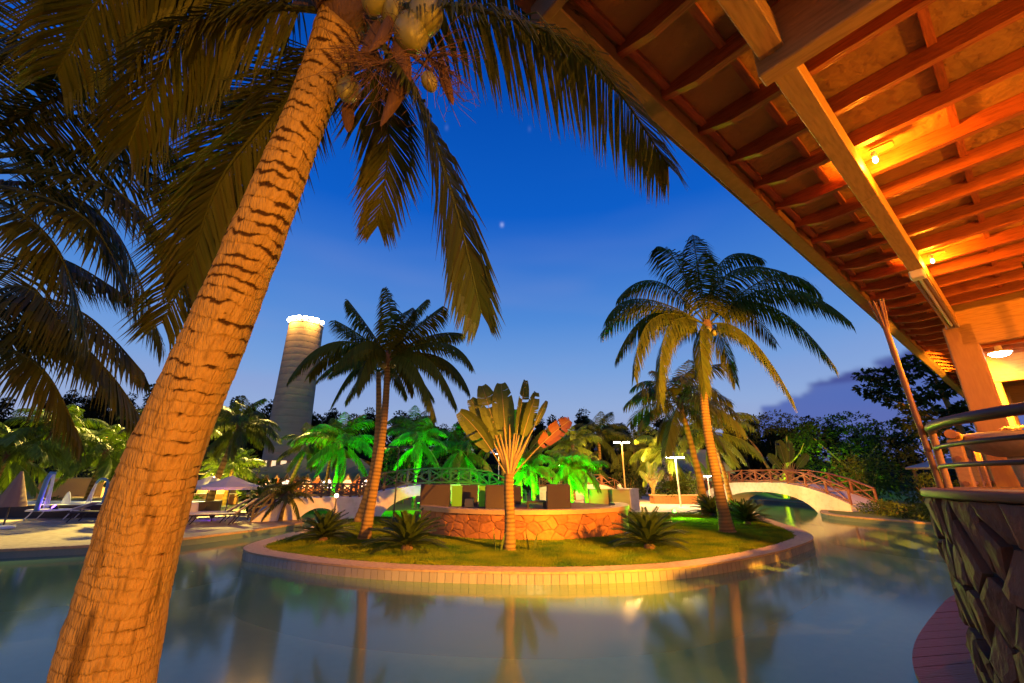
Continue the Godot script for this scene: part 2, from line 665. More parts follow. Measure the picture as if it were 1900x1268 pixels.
# ---------------------------------------------------------------- bridge
func bridge(o: Node3D, a: Vector3, b: Vector3, w: float, hmid: float, h0: float, h1: float, openings: Array, rail_mat: Material, n_post: int, flat := 0.0, with_wall := true, H := 0.72) -> void:
	var N := 40
	var dir := (b - a)
	dir.y = 0
	var len := dir.length()
	dir = dir / len
	var side := Vector3(-dir.z, 0, dir.x)
	var top := func(t: float) -> float:
		var u := absf(t - 0.5) * 2.0
		u = maxf(0.0, (u - flat) / (1.0 - flat))
		var e: float = h0 if t < 0.5 else h1
		return lerpf(hmid, e, u * u)
	var under := func(t: float) -> float:
		for q in openings:
			if t > q[0] and t < q[1]:
				var u: float = (t - q[0]) / (q[1] - q[0]) * 2.0 - 1.0
				return -0.5 + (q[2] + 0.5) * pow(1.0 - pow(absf(u), q[3]), 1.0 / q[3])
		return -0.6
	if with_wall:
		var wall := MB.new()
		var ts := []
		for i in N * 3 + 1:
			ts.append(i / float(N * 3))
		for i in ts.size() - 1:
			var t0: float = ts[i]
			var t1: float = ts[i + 1]
			var p0 := a + dir * len * t0
			var p1 := a + dir * len * t1
			var y0: float = top.call(t0) - a.y
			var y1: float = top.call(t1) - a.y
			var u0: float = minf(under.call(t0), top.call(t0) - 0.22) - a.y
			var u1: float = minf(under.call(t1), top.call(t1) - 0.22) - a.y
			for s in [-1.0, 1.0]:
				var f = side * s * w * 0.5
				wall.quad_out(p0 + f + Vector3(0, u0, 0), p1 + f + Vector3(0, u1, 0), p1 + f + Vector3(0, y1, 0), p0 + f + Vector3(0, y0, 0), (p0 + p1) * 0.5 + Vector3(0, y0 - 0.1, 0))
			var f2 := side * w * 0.5
			wall.quad_out(p0 - f2 + Vector3(0, y0, 0), p1 - f2 + Vector3(0, y1, 0), p1 + f2 + Vector3(0, y1, 0), p0 + f2 + Vector3(0, y0, 0), p0 + Vector3(0, y0 - 1.0, 0))
			wall.quad_out(p0 - f2 + Vector3(0, u0, 0), p1 - f2 + Vector3(0, u1, 0), p1 + f2 + Vector3(0, u1, 0), p0 + f2 + Vector3(0, u0, 0), p0 + Vector3(0, u0 + 0.6, 0))
		wall.quad_out(a - side * w * 0.5 + Vector3(0, -0.6 - a.y, 0), a + side * w * 0.5 + Vector3(0, -0.6 - a.y, 0), a + side * w * 0.5 + Vector3(0, h0 - a.y, 0), a - side * w * 0.5 + Vector3(0, h0 - a.y, 0), b)
		wall.quad_out(b - side * w * 0.5 + Vector3(0, -0.6 - b.y, 0), b + side * w * 0.5 + Vector3(0, -0.6 - b.y, 0), b + side * w * 0.5 + Vector3(0, h1 - b.y, 0), b - side * w * 0.5 + Vector3(0, h1 - b.y, 0), a)
		var wn := obj("arch_wall", wall, M.white_wall, o)
		wn.position = -o.position
	for s in [-1.0, 1.0]:
		var rail := Node3D.new()
		rail.name = "railing"
		o.add_child(rail, true)
		rail.position = -o.position
		var foot := []
		for i in n_post + 1:
			var t := float(i) / n_post
			var p = a + dir * len * t + side * s * (w * 0.5 - 0.08)
			p.y = top.call(t)
			foot.append(p)
		for i in n_post + 1:
			var pm := MB.new()
			pm.box(foot[i] + Vector3(0, H * 0.5 - 0.02, 0), Vector3(0.1, H + 0.04, 0.1), Basis(dir, Vector3.UP, -side), 0.01)
			obj("post", pm, rail_mat, rail)
		for i in n_post:
			var m1 := MB.new()
			m1.bar(foot[i] + Vector3(0, H + 0.035, 0), foot[i + 1] + Vector3(0, H + 0.035, 0), 0.15, 0.065, 0.01)
			obj("top_rail", m1, rail_mat, rail)
			var m2 := MB.new()
			m2.bar(foot[i] + Vector3(0, 0.1, 0), foot[i + 1] + Vector3(0, 0.1, 0), 0.06, 0.07)
			obj("bottom_rail", m2, rail_mat, rail)
			var m3 := MB.new()
			m3.bar(foot[i] + Vector3(0, 0.12, 0), foot[i + 1] + Vector3(0, H - 0.03, 0), 0.035, 0.055)
			obj("cross_brace", m3, rail_mat, rail)
			var m4 := MB.new()
			m4.bar(foot[i] + Vector3(0, H - 0.03, 0) + side * 0.038, foot[i + 1] + Vector3(0, 0.12, 0) + side * 0.038, 0.035, 0.055)
			obj("cross_brace", m4, rail_mat, rail)

# ---------------------------------------------------------------- smooth bodies (surface nets over joined tapered capsules)
func body(mb: MB, bones: Array, cell: float, k: float) -> void:
	var lo := Vector3(1e9, 1e9, 1e9)
	var hi := -lo
	for b in bones:
		for e in [[b[0], b[2]], [b[1], b[3]]]:
			lo = lo.min(e[0] - Vector3.ONE * (e[1] + 2.0 * cell))
			hi = hi.max(e[0] + Vector3.ONE * (e[1] + 2.0 * cell))
	var nx := int((hi.x - lo.x) / cell) + 2
	var ny := int((hi.y - lo.y) / cell) + 2
	var nz := int((hi.z - lo.z) / cell) + 2
	var f := PackedFloat32Array()
	f.resize(nx * ny * nz)
	f.fill(1.0)
	for b in bones:
		var A: Vector3 = b[0]
		var B: Vector3 = b[1]
		var ab := B - A
		var ll := maxf(ab.length_squared(), 1e-8)
		var m: float = maxf(b[2], b[3]) + 3.0 * cell + k
		var l3 := (A.min(B) - Vector3.ONE * m - lo) / cell
		var h3 := (A.max(B) + Vector3.ONE * m - lo) / cell
		for z in range(max(0, int(l3.z)), min(nz, int(h3.z) + 2)):
			for y in range(max(0, int(l3.y)), min(ny, int(h3.y) + 2)):
				for x in range(max(0, int(l3.x)), min(nx, int(h3.x) + 2)):
					var p := lo + Vector3(x, y, z) * cell
					var t := clampf((p - A).dot(ab) / ll, 0.0, 1.0)
					var d: float = (p - A - ab * t).length() - lerpf(b[2], b[3], t)
					var i := (z * ny + y) * nx + x
					var g := f[i]
					var hh := maxf(k - absf(g - d), 0.0) / k
					f[i] = minf(g, d) - hh * hh * k * 0.25
	var vid := {}
	var vp := PackedVector3Array()
	var vn := PackedVector3Array()
	var st := [1, nx, nx * ny]
	for z in nz - 1:
		for y in ny - 1:
			for x in nx - 1:
				var i := (z * ny + y) * nx + x
				var s := 0
				var sum := Vector3()
				var cnt := 0
				var cv := []
				for q in 8:
					var g := f[i + (q & 1) + ((q >> 1) & 1) * nx + ((q >> 2) & 1) * nx * ny]
					cv.append(g)
					if g < 0.0:
						s += 1
				if s == 0 or s == 8:
					continue
				for e in [[0, 1], [2, 3], [4, 5], [6, 7], [0, 2], [1, 3], [4, 6], [5, 7], [0, 4], [1, 5], [2, 6], [3, 7]]:
					var ga: float = cv[e[0]]
					var gb: float = cv[e[1]]
					if (ga < 0.0) != (gb < 0.0):
						var u := ga / (ga - gb)
						var pa := Vector3(e[0] & 1, (e[0] >> 1) & 1, (e[0] >> 2) & 1)
						var pb := Vector3(e[1] & 1, (e[1] >> 1) & 1, (e[1] >> 2) & 1)
						sum += pa.lerp(pb, u)
						cnt += 1
				vid[i] = vp.size()
				vp.append(lo + (Vector3(x, y, z) + sum / cnt) * cell)
				vn.append(Vector3(cv[1] + cv[3] + cv[5] + cv[7] - cv[0] - cv[2] - cv[4] - cv[6], cv[2] + cv[3] + cv[6] + cv[7] - cv[0] - cv[1] - cv[4] - cv[5], cv[4] + cv[5] + cv[6] + cv[7] - cv[0] - cv[1] - cv[2] - cv[3]).normalized())
	for i in vid:
		for ax in 3:
			var j: int = i + st[ax]
			if j >= f.size() or (f[i] < 0.0) == (f[j] < 0.0):
				continue
			var u: int = st[(ax + 1) % 3]
			var w: int = st[(ax + 2) % 3]
			if not (vid.has(i - u) and vid.has(i - w) and vid.has(i - u - w)):
				continue
			var q := [vid[i - u - w], vid[i - w], vid[i], vid[i - u]]
			if f[i] >= 0.0:
				q.reverse()
			mb.trin(vp[q[0]], vp[q[1]], vp[q[2]], vn[q[0]], vn[q[1]], vn[q[2]], mb.col, mb.col, mb.col)
			mb.trin(vp[q[0]], vp[q[2]], vp[q[3]], vn[q[0]], vn[q[2]], vn[q[3]], mb.col, mb.col, mb.col)

# ---------------------------------------------------------------- roof frame: s along the eave, q inwards, h up
func R(s: float, q: float, h: float) -> Vector3:
	return Vector3(0.775 * s + 0.632 * q, h, -0.632 * s + 0.775 * q)

const RE := Vector3(0.775, 0, -0.632)
const RQ := Vector3(0.632, 0, 0.775)
const SODIUM := Color(1.0, 0.635, 0.14)
const WARM := Color(1.0, 0.72, 0.36)

func make_sky() -> ImageTexture:
	var W := 1024
	var H := 512
	var im := Image.create(W, H, false, Image.FORMAT_RGBF)
	var g := Gradient.new()
	g.offsets = PackedFloat32Array([0.0, 0.055, 0.1, 0.155, 0.23, 0.385, 0.6, 1.0])
	var cs := PackedColorArray()
	for c in [[164, 164, 192], [160, 172, 208], [146, 172, 218], [118, 160, 220], [80, 138, 216], [14, 94, 200], [0, 66, 164], [0, 42, 120]]:
		cs.append(Color(c[0] / 255.0, c[1] / 255.0, c[2] / 255.0).srgb_to_linear())
	g.colors = cs
	var f := FastNoiseLite.new()
	f.seed = 5
	f.frequency = 0.9
	f.fractal_octaves = 5
	var f2 := FastNoiseLite.new()
	f2.seed = 9
	f2.frequency = 0.35
	f2.fractal_octaves = 3
	for y in H:
		var el := PI / 2 - PI * (y + 0.5) / H
		var base := g.sample(clampf(el / (PI / 2), 0, 1))
		for x in W:
			var c := base
			if el > -0.02 and el < 0.9:
				var az := TAU * (x + 0.5) / W
				var azd := rad_to_deg(az if az < PI else az - TAU)
				var d := Vector3(sin(az) * cos(el), sin(el) * 2.4, -cos(az) * cos(el))
				var n := f.get_noise_3dv(d * 3.0) * 0.8 + 0.55 * absf(f.get_noise_3dv(d * 11.0)) + 0.25 * absf(f.get_noise_3dv(d * 34.0))
				# towering bank to the right of the view, fading out to both sides
				var ed := rad_to_deg(el)
				var topd := 6.2 + (azd - 29.0) * 0.42 + n * 3.4
				if azd > 60.0: topd = 19.2 - (azd - 60.0) * 0.25 + n * 4.0
				if azd < 29.0: topd = 6.2 - (29.0 - azd) * 0.12 + n * 2.0
				if azd < -20.0: topd = 1.5 + n * 2.0
				var a := smoothstep(0.0, 0.75, topd - ed) * 0.93
				var inner := Color(0.028, 0.047, 0.27).lerp(Color(0.06, 0.075, 0.3), clampf(0.5 + f2.get_noise_3dv(d * 8.0) * 1.3, 0, 1))
				inner = inner.lerp(Color(0.11, 0.085, 0.3), clampf(1.0 - ed / 9.0, 0, 1) * 0.6)
				var wisp := clampf(f2.get_noise_3dv(Vector3(d.x * 4, d.y * 9, d.z * 4)) - 0.05, 0, 1) * 0.35 * smoothstep(0.75, 0.2, el)
				c = c.lerp(Color(0.3, 0.33, 0.62), wisp)
				c = c.lerp(inner, a)
			im.set_pixel(x, y, c)
	# the evening planet and two faint stars
	for s in [[-1.7, 33.6, 0.55], [-10.9, 44.5, 0.09], [3.0, 45.0, 0.06], [-16.0, 36.0, 0.06]]:
		var px := int(fposmod(s[0] / 360.0, 1.0) * W)
		var py := int((90.0 - s[1]) / 180.0 * H)
		var c := im.get_pixel(px, py)
		im.set_pixel(px, py, c + Color(s[2], s[2] * 0.95, s[2] * 0.85))
	return ImageTexture.create_from_image(im)

func make_materials() -> void:
	var bark_b := noise_tex(0.02, 3, [], 256)
	var grain := noise_tex(0.03, 21, [], 256)
	var fine := noise_tex(0.06, 31, [], 256)
	var rough_b := noise_tex(0.012, 41, [], 512, false, FastNoiseLite.TYPE_SIMPLEX_SMOOTH, 6)
	M.fg_trunk = mat([0.4, 0.26, 0.06], 0.9, {"vc": true, "spec": 0.2, "bump": bark_b, "bscale": 1.3, "scale": Vector3(13, 2.6, 13)})
	M.trunk = mat([0.28, 0.18, 0.055], 0.9, {"vc": true, "spec": 0.2})
	M.fibre = mat([0.13, 0.075, 0.035], 0.95, {"bump": bark_b, "bscale": 2.0, "scale": Vector3(6, 1.5, 6)})
	M.frond = mat([0.058, 0.072, 0.008], 0.5, {"vc": true, "spec": 0.3, "back": [0.3, 0.36, 0.1]})
	M.frond_mid = mat([0.085, 0.105, 0.01], 0.5, {"vc": true, "spec": 0.2, "back": [0.4, 0.45, 0.1]})
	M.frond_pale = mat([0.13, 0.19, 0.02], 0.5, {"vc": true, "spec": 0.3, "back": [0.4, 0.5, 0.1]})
	M.cycad = mat([0.035, 0.06, 0.012], 0.5, {"vc": true, "spec": 0.3, "back": [0.2, 0.25, 0.1]})
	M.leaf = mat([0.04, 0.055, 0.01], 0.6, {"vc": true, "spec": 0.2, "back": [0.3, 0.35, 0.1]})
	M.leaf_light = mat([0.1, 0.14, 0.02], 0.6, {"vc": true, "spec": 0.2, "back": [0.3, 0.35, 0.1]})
	M.leaf_dark = mat([0.016, 0.02, 0.008], 0.8, {"vc": true, "spec": 0.1})
	M.paddle = mat([0.075, 0.1, 0.012], 0.45, {"vc": true, "spec": 0.3, "back": [0.35, 0.35, 0.1], "bump": grain, "bscale": 0.5, "scale": Vector3(2, 9, 2)})
	M.paddle_dry = mat([0.16, 0.045, 0.01], 0.6, {"vc": true, "back": [0.3, 0.2, 0.1]})
	M.petiole = mat([0.2, 0.15, 0.035], 0.5, {"vc": true})
	M.coconut = mat([0.2, 0.2, 0.05], 0.42, {"tex": noise_tex(0.02, 61, [[0.8, 0.75, 0.55], [1, 1, 0.9], [1, 1, 1]]), "scale": Vector3(3, 3, 3)})
	M.husk = mat([0.11, 0.055, 0.016], 0.85, {"bump": grain, "bscale": 0.6, "scale": Vector3(8, 1.2, 8)})
	M.grass = mat([0.11, 0.165, 0.014], 0.8, {"vc": true, "spec": 0.2, "back": [0.3, 0.35, 0.1]})
	M.lawn = mat([1, 1, 1], 0.95, {"tex": noise_tex(0.03, 71, [[0.06, 0.07, 0.008], [0.1, 0.13, 0.012], [0.14, 0.17, 0.016]], 512), "scale": Vector3(0.9, 0.9, 0.9), "world": true})
	M.paving = mat([1, 1, 1], 0.75, {"tex": noise_tex(0.02, 81, [[0.2, 0.14, 0.07], [0.3, 0.22, 0.12], [0.38, 0.29, 0.17]], 512), "bump": rough_b, "bscale": 1.2, "scale": Vector3(0.35, 0.35, 0.35), "world": true})
	M.path = mat([1, 1, 1], 0.8, {"tex": noise_tex(0.02, 82, [[0.34, 0.29, 0.22], [0.46, 0.4, 0.31]], 256), "scale": Vector3(0.5, 0.5, 0.5), "world": true})
	M.earth = mat([0.05, 0.04, 0.025], 0.95)
	M.coping = mat([1, 1, 1], 0.65, {"tex": noise_tex(0.025, 91, [[0.24, 0.16, 0.08], [0.33, 0.23, 0.11], [0.4, 0.28, 0.14]], 256), "bump": fine, "bscale": 0.25, "scale": Vector3(1.2, 1.2, 1.2), "world": true})
	M.grout = mat([0.2, 0.19, 0.17], 0.9)
	for i in 3:
		var k: float = [0.92, 1.0, 1.07][i]
		M["tile%d" % i] = mat([0.25 * k, 0.23 * k, 0.18 * k], 0.25, {"bump": fine, "bscale": 0.05, "scale": Vector3(2, 2, 2)})
	M.pool_wall = mat([0.12, 0.17, 0.15], 0.3, {"tex": noise_tex(0.05, 95, [[0.75, 0.8, 0.8], [1, 1, 1]]), "scale": Vector3(1.5, 1.5, 1.5), "world": true})
	M.pool_floor = mat([0.3, 0.4, 0.38], 0.6, {"tex": noise_tex(0.03, 96, [[0.85, 0.88, 0.9], [1, 1, 1]]), "scale": Vector3(0.4, 0.4, 0.4), "world": true})
	# still water: a little body colour over a clear sheet, a long soft reflection
	var wt := noise_tex(0.01, 101, [[0.96, 0.97, 0.98], [1, 1, 1]])
	M.water = mat([0.17, 0.34, 0.125], 0.09, {"tex": wt, "scale": Vector3(0.1, 0.1, 0.1), "world": true, "spec": 0.5})
	M.water.heightmap_enabled = true
	M.water.heightmap_texture = noise_tex(0.02, 103, [], 512, false, FastNoiseLite.TYPE_SIMPLEX_SMOOTH, 3)
	M.water.heightmap_scale = 0.018
	M.water.uv1_scale = Vector3(0.45, 0.45, 0.45)
	M.water.transparency = BaseMaterial3D.TRANSPARENCY_ALPHA
	M.water.albedo_color.a = 0.7
	M.white_wall = mat([0.66, 0.6, 0.54], 0.85, {"tex": noise_tex(0.015, 111, [[0.8, 0.78, 0.74], [1, 1, 1], [1, 1, 1]], 256), "bump": fine, "bscale": 0.3, "scale": Vector3(0.8, 0.8, 0.8), "world": true})
	M.rail_wood = mat([0.22, 0.085, 0.03], 0.6, {"tex": noise_tex(0.03, 113, [[0.7, 0.65, 0.6], [1.1, 1, 0.95]]), "scale": Vector3(2, 2, 2)})
	M.rail_dark = mat([0.05, 0.035, 0.03], 0.6)
	for i in 3:
		var k: float = [0.8, 1.0, 1.2][i]
		M["red_stone%d" % i] = mat([0.34 * k, 0.13 * k, 0.025 * k], 0.75, {"tex": noise_tex(0.03, 121 + i, [[0.75, 0.7, 0.65], [1, 1, 1]]), "bump": rough_b, "bscale": 1.5, "scale": Vector3(0.8, 0.8, 0.8)})
		M["wall_stone%d" % i] = mat([0.17 * k, 0.072 * k, 0.03 * k], 0.8, {"tex": noise_tex(0.02, 125 + i, [[0.6, 0.58, 0.6], [1, 1, 1], [1.15, 1.05, 0.95]]), "bump": rough_b, "bscale": 2.5, "scale": Vector3(1.1, 0.6, 1.1)})
	M.mortar = mat([0.05, 0.035, 0.025], 0.95)
	M.mortar_red = mat([0.2, 0.08, 0.02], 0.95)
	M.cap = mat([0.4, 0.26, 0.1], 0.7, {"tex": noise_tex(0.02, 131, [[0.8, 0.8, 0.8], [1, 1, 1]]), "scale": Vector3(1, 1, 1)})
	M.cap_dark = mat([0.14, 0.08, 0.035], 0.6, {"tex": noise_tex(0.02, 135, [[0.6, 0.6, 0.6], [1, 1, 1]]), "scale": Vector3(1.5, 1.5, 1.5)})
	M.wicker = mat([0.045, 0.028, 0.018], 0.6, {"bump": noise_tex(0.09, 133, [], 256, false, FastNoiseLite.TYPE_CELLULAR), "bscale": 1.0, "scale": Vector3(2, 5, 2)})
	M.cushion = mat([0.5, 0.52, 0.42], 0.9)
	M.lime = mat([0.16, 0.42, 0.03], 0.9, {"back": [0.2, 0.6, 0.05]})
	# roof timbers
	for i in 3:
		var k: float = [0.82, 1.0, 1.15][i]
		M["rafter%d" % i] = mat([0.36 * k, 0.1 * k, 0.025 * k], 0.5, {"tex": noise_tex(0.03, 141 + i, [[0.62, 0.55, 0.5], [0.95, 0.92, 0.9], [1.15, 1.1, 1.0]]), "bump": grain, "bscale": 0.25, "scale": Vector3(6, 6, 0.7)})
	M.beam = mat([0.42, 0.24, 0.07], 0.5, {"tex": noise_tex(0.03, 145, [[0.7, 0.66, 0.6], [0.98, 0.97, 0.95], [1.1, 1.08, 1.0]]), "bump": grain, "bscale": 0.2, "scale": Vector3(4, 4, 0.5)})
	M.pillar = mat([0.4, 0.22, 0.065], 0.5, {"tex": noise_tex(0.03, 146, [[0.74, 0.7, 0.64], [1, 1, 1]]), "bump": grain, "bscale": 0.2, "scale": Vector3(4, 0.5, 4)})
	M.plaster = mat([0.34, 0.18, 0.05], 0.9, {"tex": noise_tex(0.012, 147, [[0.85, 0.84, 0.82], [1, 1, 1]]), "bump": noise_tex(0.012, 149, [], 512, false, FastNoiseLite.TYPE_SIMPLEX_SMOOTH, 6), "bscale": 1.6, "scale": Vector3(0.9, 0.9, 0.9), "world": true})
	M.fascia = mat([0.2, 0.115, 0.05], 0.75, {"tex": noise_tex(0.02, 151, [[0.7, 0.68, 0.65], [1, 1, 1]]), "scale": Vector3(2, 2, 2), "world": true})
	M.roof_tile = mat([0.16, 0.06, 0.035], 0.85)
	M.metal_dark = mat([0.03, 0.025, 0.025], 0.45, {"metal": 0.3})
	M.metal_grey = mat([0.4, 0.38, 0.34], 0.35, {"metal": 0.8})
	M.white_paint = mat([0.7, 0.68, 0.62], 0.5)
	M.bamboo = mat([0.26, 0.12, 0.035], 0.4, {"tex": noise_tex(0.03, 161, [[0.75, 0.7, 0.6], [1, 1, 1]]), "scale": Vector3(8, 0.8, 8)})
	M.deck_wood = mat([0.24, 0.05, 0.01], 0.45, {"tex": noise_tex(0.03, 163, [[0.65, 0.6, 0.6], [1, 1, 1]]), "bump": grain, "bscale": 0.3, "scale": Vector3(0.8, 3, 6)})
	M.table_stone = mat([0.24, 0.2, 0.16], 0.4, {"tex": noise_tex(0.04, 165, [[0.6, 0.6, 0.6], [1.1, 1.1, 1.1]]), "scale": Vector3(1.5, 1.5, 1.5)})
	M.skin = mat([0.5, 0.27, 0.17], 0.5)
	M.shirt = mat([0.35, 0.3, 0.28], 0.9)
	M.trousers = mat([0.04, 0.05, 0.09], 0.9)
	M.hair = mat([0.02, 0.014, 0.01], 0.6)
	M.concrete = mat([0.34, 0.25, 0.16], 0.9, {"tex": noise_tex(0.012, 171, [[0.8, 0.79, 0.78], [1, 1, 1]], 256), "scale": Vector3(0.15, 0.6, 0.15)})
	M.thatch = mat([0.22, 0.2, 0.07], 0.9, {"bump": grain, "bscale": 3.0, "scale": Vector3(1.5, 0.3, 1.5)})
	M.ochre = mat([0.42, 0.2, 0.07], 0.85)
	M.canvas = mat([0.52, 0.48, 0.42], 0.85, {"back": [0.3, 0.28, 0.25]})
	M.tan_canvas = mat([0.3, 0.18, 0.1], 0.85)
	M.violet_fabric = mat([0.2, 0.09, 0.26], 0.8)
	M.blue_pipe = mat([0.05, 0.16, 0.26], 0.4)
	M.jet = mat([0.85, 0.85, 0.9], 0.6)
	M.jet.transparency = BaseMaterial3D.TRANSPARENCY_ALPHA
	M.jet.albedo_color.a = 0.34
	M.splash = mat([0.5, 0.55, 0.58], 0.35)
	M.forest = mat([0.01, 0.012, 0.006], 0.95, {"spec": 0.1})
	M.bulb_white = mat([1.0, 0.93, 0.8], 0.5, {"glow": 40.0})
	M.bulb_warm = mat([1.0, 0.72, 0.4], 0.5, {"glow": 14.0})
	M.bulb_sodium = mat([1.0, 0.4, 0.07], 0.5, {"glow": 6.0})
	M.bulb_green = mat([0.15, 1.0, 0.08], 0.5, {"glow": 8.0})
	M.bulb_violet = mat([0.4, 0.15, 1.0], 0.5, {"glow": 5.0})
	M.strip_white = mat([1.0, 0.95, 0.88], 0.5, {"glow": 2.2})
	M.lit_room = mat([1.0, 0.72, 0.38], 0.8, {"glow": 1.1})

func edge(called: String, outline: Array, y: float, label_mat: StandardMaterial3D, width: float, inward: float) -> void:
	# coping along a pool edge, joined: too far away to tell the stones apart
	var mb := MB.new()
	var pts := resample(crom(outline, 10), 0.5)
	coping(mb, offset_line(pts, -0.04 * inward), offset_line(pts, width * inward), y + 0.012, y - 0.05)
	var wo := offset_line(pts, -0.012 * inward)
	var e: Node3D = struct(called, mb, label_mat)
	var wm := MB.new()
	for i in wo.size() - 1:
		var far := Vector3(pts[i].x, 0, pts[i].y) * 2.0 - Vector3(wo[i].x, 0, wo[i].y)
		wm.quad_out(Vector3(wo[i].x, -1.1, wo[i].y), Vector3(wo[i + 1].x, -1.1, wo[i + 1].y), Vector3(wo[i + 1].x, y - 0.052, wo[i + 1].y), Vector3(wo[i].x, y - 0.052, wo[i].y), far)
	obj("tiled_wall", wm, M.pool_wall, e)

func lamp_post(label: String, at: Vector3, h: float, heads: int, bulb: Material, pole_mat: Material, c: Color, e: float, group := "", r := 0.045) -> void:
	var o := thing("lamp_post", label, "street lamp", at, 0.0, group)
	var p := MB.new()
	p.tube([Vector3(0, -0.1, 0), Vector3(0, 0.02, 0), Vector3(0, h * 0.5, 0), Vector3(0, h, 0)], [r * 1.6, r * 1.2, r, r * 0.8], 10)
	obj("pole", p, pole_mat, o)
	for i in heads:
		var dx := 0.0 if heads == 1 else (i * 2 - 1) * 0.32
		var hb := MB.new()
		hb.box(Vector3(dx, h + 0.05, 0), Vector3(0.5, 0.07, 0.22), Basis(), 0.015)
		obj("lamp_head", hb, M.metal_dark, o)
		if e > 0.0:
			var gb := MB.new()
			gb.box(Vector3(dx, h - 0.012, 0), Vector3(0.42, 0.05, 0.17), Basis(), 0.01)
			obj("lamp_glass", gb, bulb, o)
			omni(at + Vector3(dx, h - 0.012, 0), c, e / heads, 0.08)

func ground_light(label: String, at: Vector3, to: Vector3, c: Color, bulb: Material, e: float, angle := 60.0) -> void:
	var o := thing("ground_floodlight", label, "floodlight", at, 0.0)
	var d := (to - at).normalized()
	var hb := MB.new()
	hb.tube([Vector3(0, -0.05, 0), Vector3(0, 0.14, 0)], [0.02, 0.02], 6)
	obj("stake", hb, M.metal_dark, o)
	var cb := MB.new()
	cb.tube([Vector3(0, 0.16, 0) - d * 0.12, Vector3(0, 0.16, 0) - d * 0.03, Vector3(0, 0.16, 0) + d * 0.05], [0.04, 0.09, 0.1], 12)
	obj("housing", cb, M.metal_dark, o)
	var gb := MB.new()
	gb.tube([Vector3(0, 0.16, 0) + d * 0.055, Vector3(0, 0.16, 0) + d * 0.075], [0.088, 0.08], 12)
	obj("lamp_glass", gb, bulb, o)
	spot(at + Vector3(0, 0.16, 0) + d * 0.1, to, c, e, angle, 0.08, 0.6)

func lounger(label: String, at: Vector3, turn: float, fabric: Material, frame: Material, up := 50.0) -> void:
	var o := thing("sun_lounger", label, "sun lounger", at, turn, "")
	var u := deg_to_rad(up)
	var hinge := Vector3(0.55, 0.36, 0)
	var head := hinge + Vector3(cos(u) * 0.75, sin(u) * 0.75, 0)
	for s in [-0.3, 0.3]:
		var f := MB.new()
		f.tube([Vector3(-0.95, 0.34, s), Vector3(-0.2, 0.33, s), hinge + Vector3(0, 0, s), Vector3(0.9, 0.33, s)], [0.022, 0.022, 0.022, 0.022], 7)
		obj("side_rail", f, frame, o)
	for q in [[-0.7, 0.3], [-0.7, -0.3], [0.62, 0.3], [0.62, -0.3]]:
		var l := MB.new()
		l.tube([Vector3(q[0], 0.33, q[1]), Vector3(q[0] - 0.06, 0.2, q[1]), Vector3(q[0] - 0.2, 0.0, q[1])], [0.022, 0.022, 0.02], 7)
		obj("leg", l, frame, o)
	var b := MB.new()
	b.box(Vector3(-0.2, 0.37, 0), Vector3(1.5, 0.035, 0.58), Basis(), 0.012)
	obj("seat", b, fabric, o)
	var k := MB.new()
	k.box((hinge + head) * 0.5 + Vector3(0, 0.015, 0), Vector3(0.76, 0.035, 0.58), Basis(Vector3.BACK, u), 0.012)
	obj("backrest", k, fabric, o)

func umbrella(label: String, at: Vector3, h: float, r: float) -> void:
	var o := thing("parasol", label, "parasol", at, 0.0)
	var p := MB.new()
	p.tube([Vector3(0, 0, 0), Vector3(0, h + 0.1, 0)], [0.025, 0.022], 8)
	obj("pole", p, M.rail_dark, o)
	for i in 8:
		var a0 := TAU * (i + 0.5) / 8
		var a1 := TAU * (i + 1.5) / 8
		var c := MB.new()
		var apex := Vector3(0, h, 0)
		var e0 := Vector3(cos(a0) * r, h - r * 0.38, sin(a0) * r)
		var e1 := Vector3(cos(a1) * r, h - r * 0.38, sin(a1) * r)
		var m0 := apex.lerp(e0, 0.5) - Vector3(0, 0.04, 0)
		var m1 := apex.lerp(e1, 0.5) - Vector3(0, 0.04, 0)
		var mid := Vector3(0, h - 2.0, 0)
		c.tri_out(apex, m0, m1, mid)
		c.quad_out(m0, e0, e1, m1, mid)
		c.quad_out(e0, e1, e1.lerp(m1, 0.02) - Vector3(0, 0.13, 0), e0.lerp(m0, 0.02) - Vector3(0, 0.13, 0), mid)
		obj("canopy_panel", c, M.canvas, o)
		var rb := MB.new()
		rb.tube([apex - Vector3(0, 0.05, 0), m0 - Vector3(0, 0.02, 0), e0 - Vector3(0, 0.01, 0)], [0.008, 0.008, 0.008], 5, false)
		obj("rib", rb, M.rail_dark, o)

func _ready() -> void:
	rng.seed = 20240
	# camera: wide lens at eye height on the bank, tipped up
	var cam := Camera3D.new()
	cam.name = "camera"
	add_child(cam)
	cam.position = Vector3(0, 1.75, 0)
	cam.rotation_degrees.x = 18.1
	cam.fov = 78.06
	cam.near = 0.1
	cam.far = 1500.0
	# dusk sky
	var we := WorldEnvironment.new()
	we.name = "world"
	var e := Environment.new()
	e.background_mode = Environment.BG_SKY
	var sky := Sky.new()
	var sm := PanoramaSkyMaterial.new()
	sm.panorama = make_sky()
	sky.sky_material = sm
	e.sky = sky
	e.background_energy_multiplier = 1.0
	e.tonemap_mode = Environment.TONE_MAPPER_LINEAR
	e.tonemap_exposure = 1.0
	e.sdfgi_enabled = true
	e.ssao_enabled = true
	e.ssil_enabled = true
	we.environment = e
	add_child(we)
	make_materials()
	make_frond_kinds()
	build_ground()
	build_building()
	build_bridges()
	build_terrace()
	build_far_buildings()
	build_hill()
	build_palms()
	build_foreground_palms()
	build_plants()
	build_lamps()
	build_left_deck()
	build_grass()

# ---------------------------------------------------------------- setting
var island := []
var right_bank := []
var left_deck := []

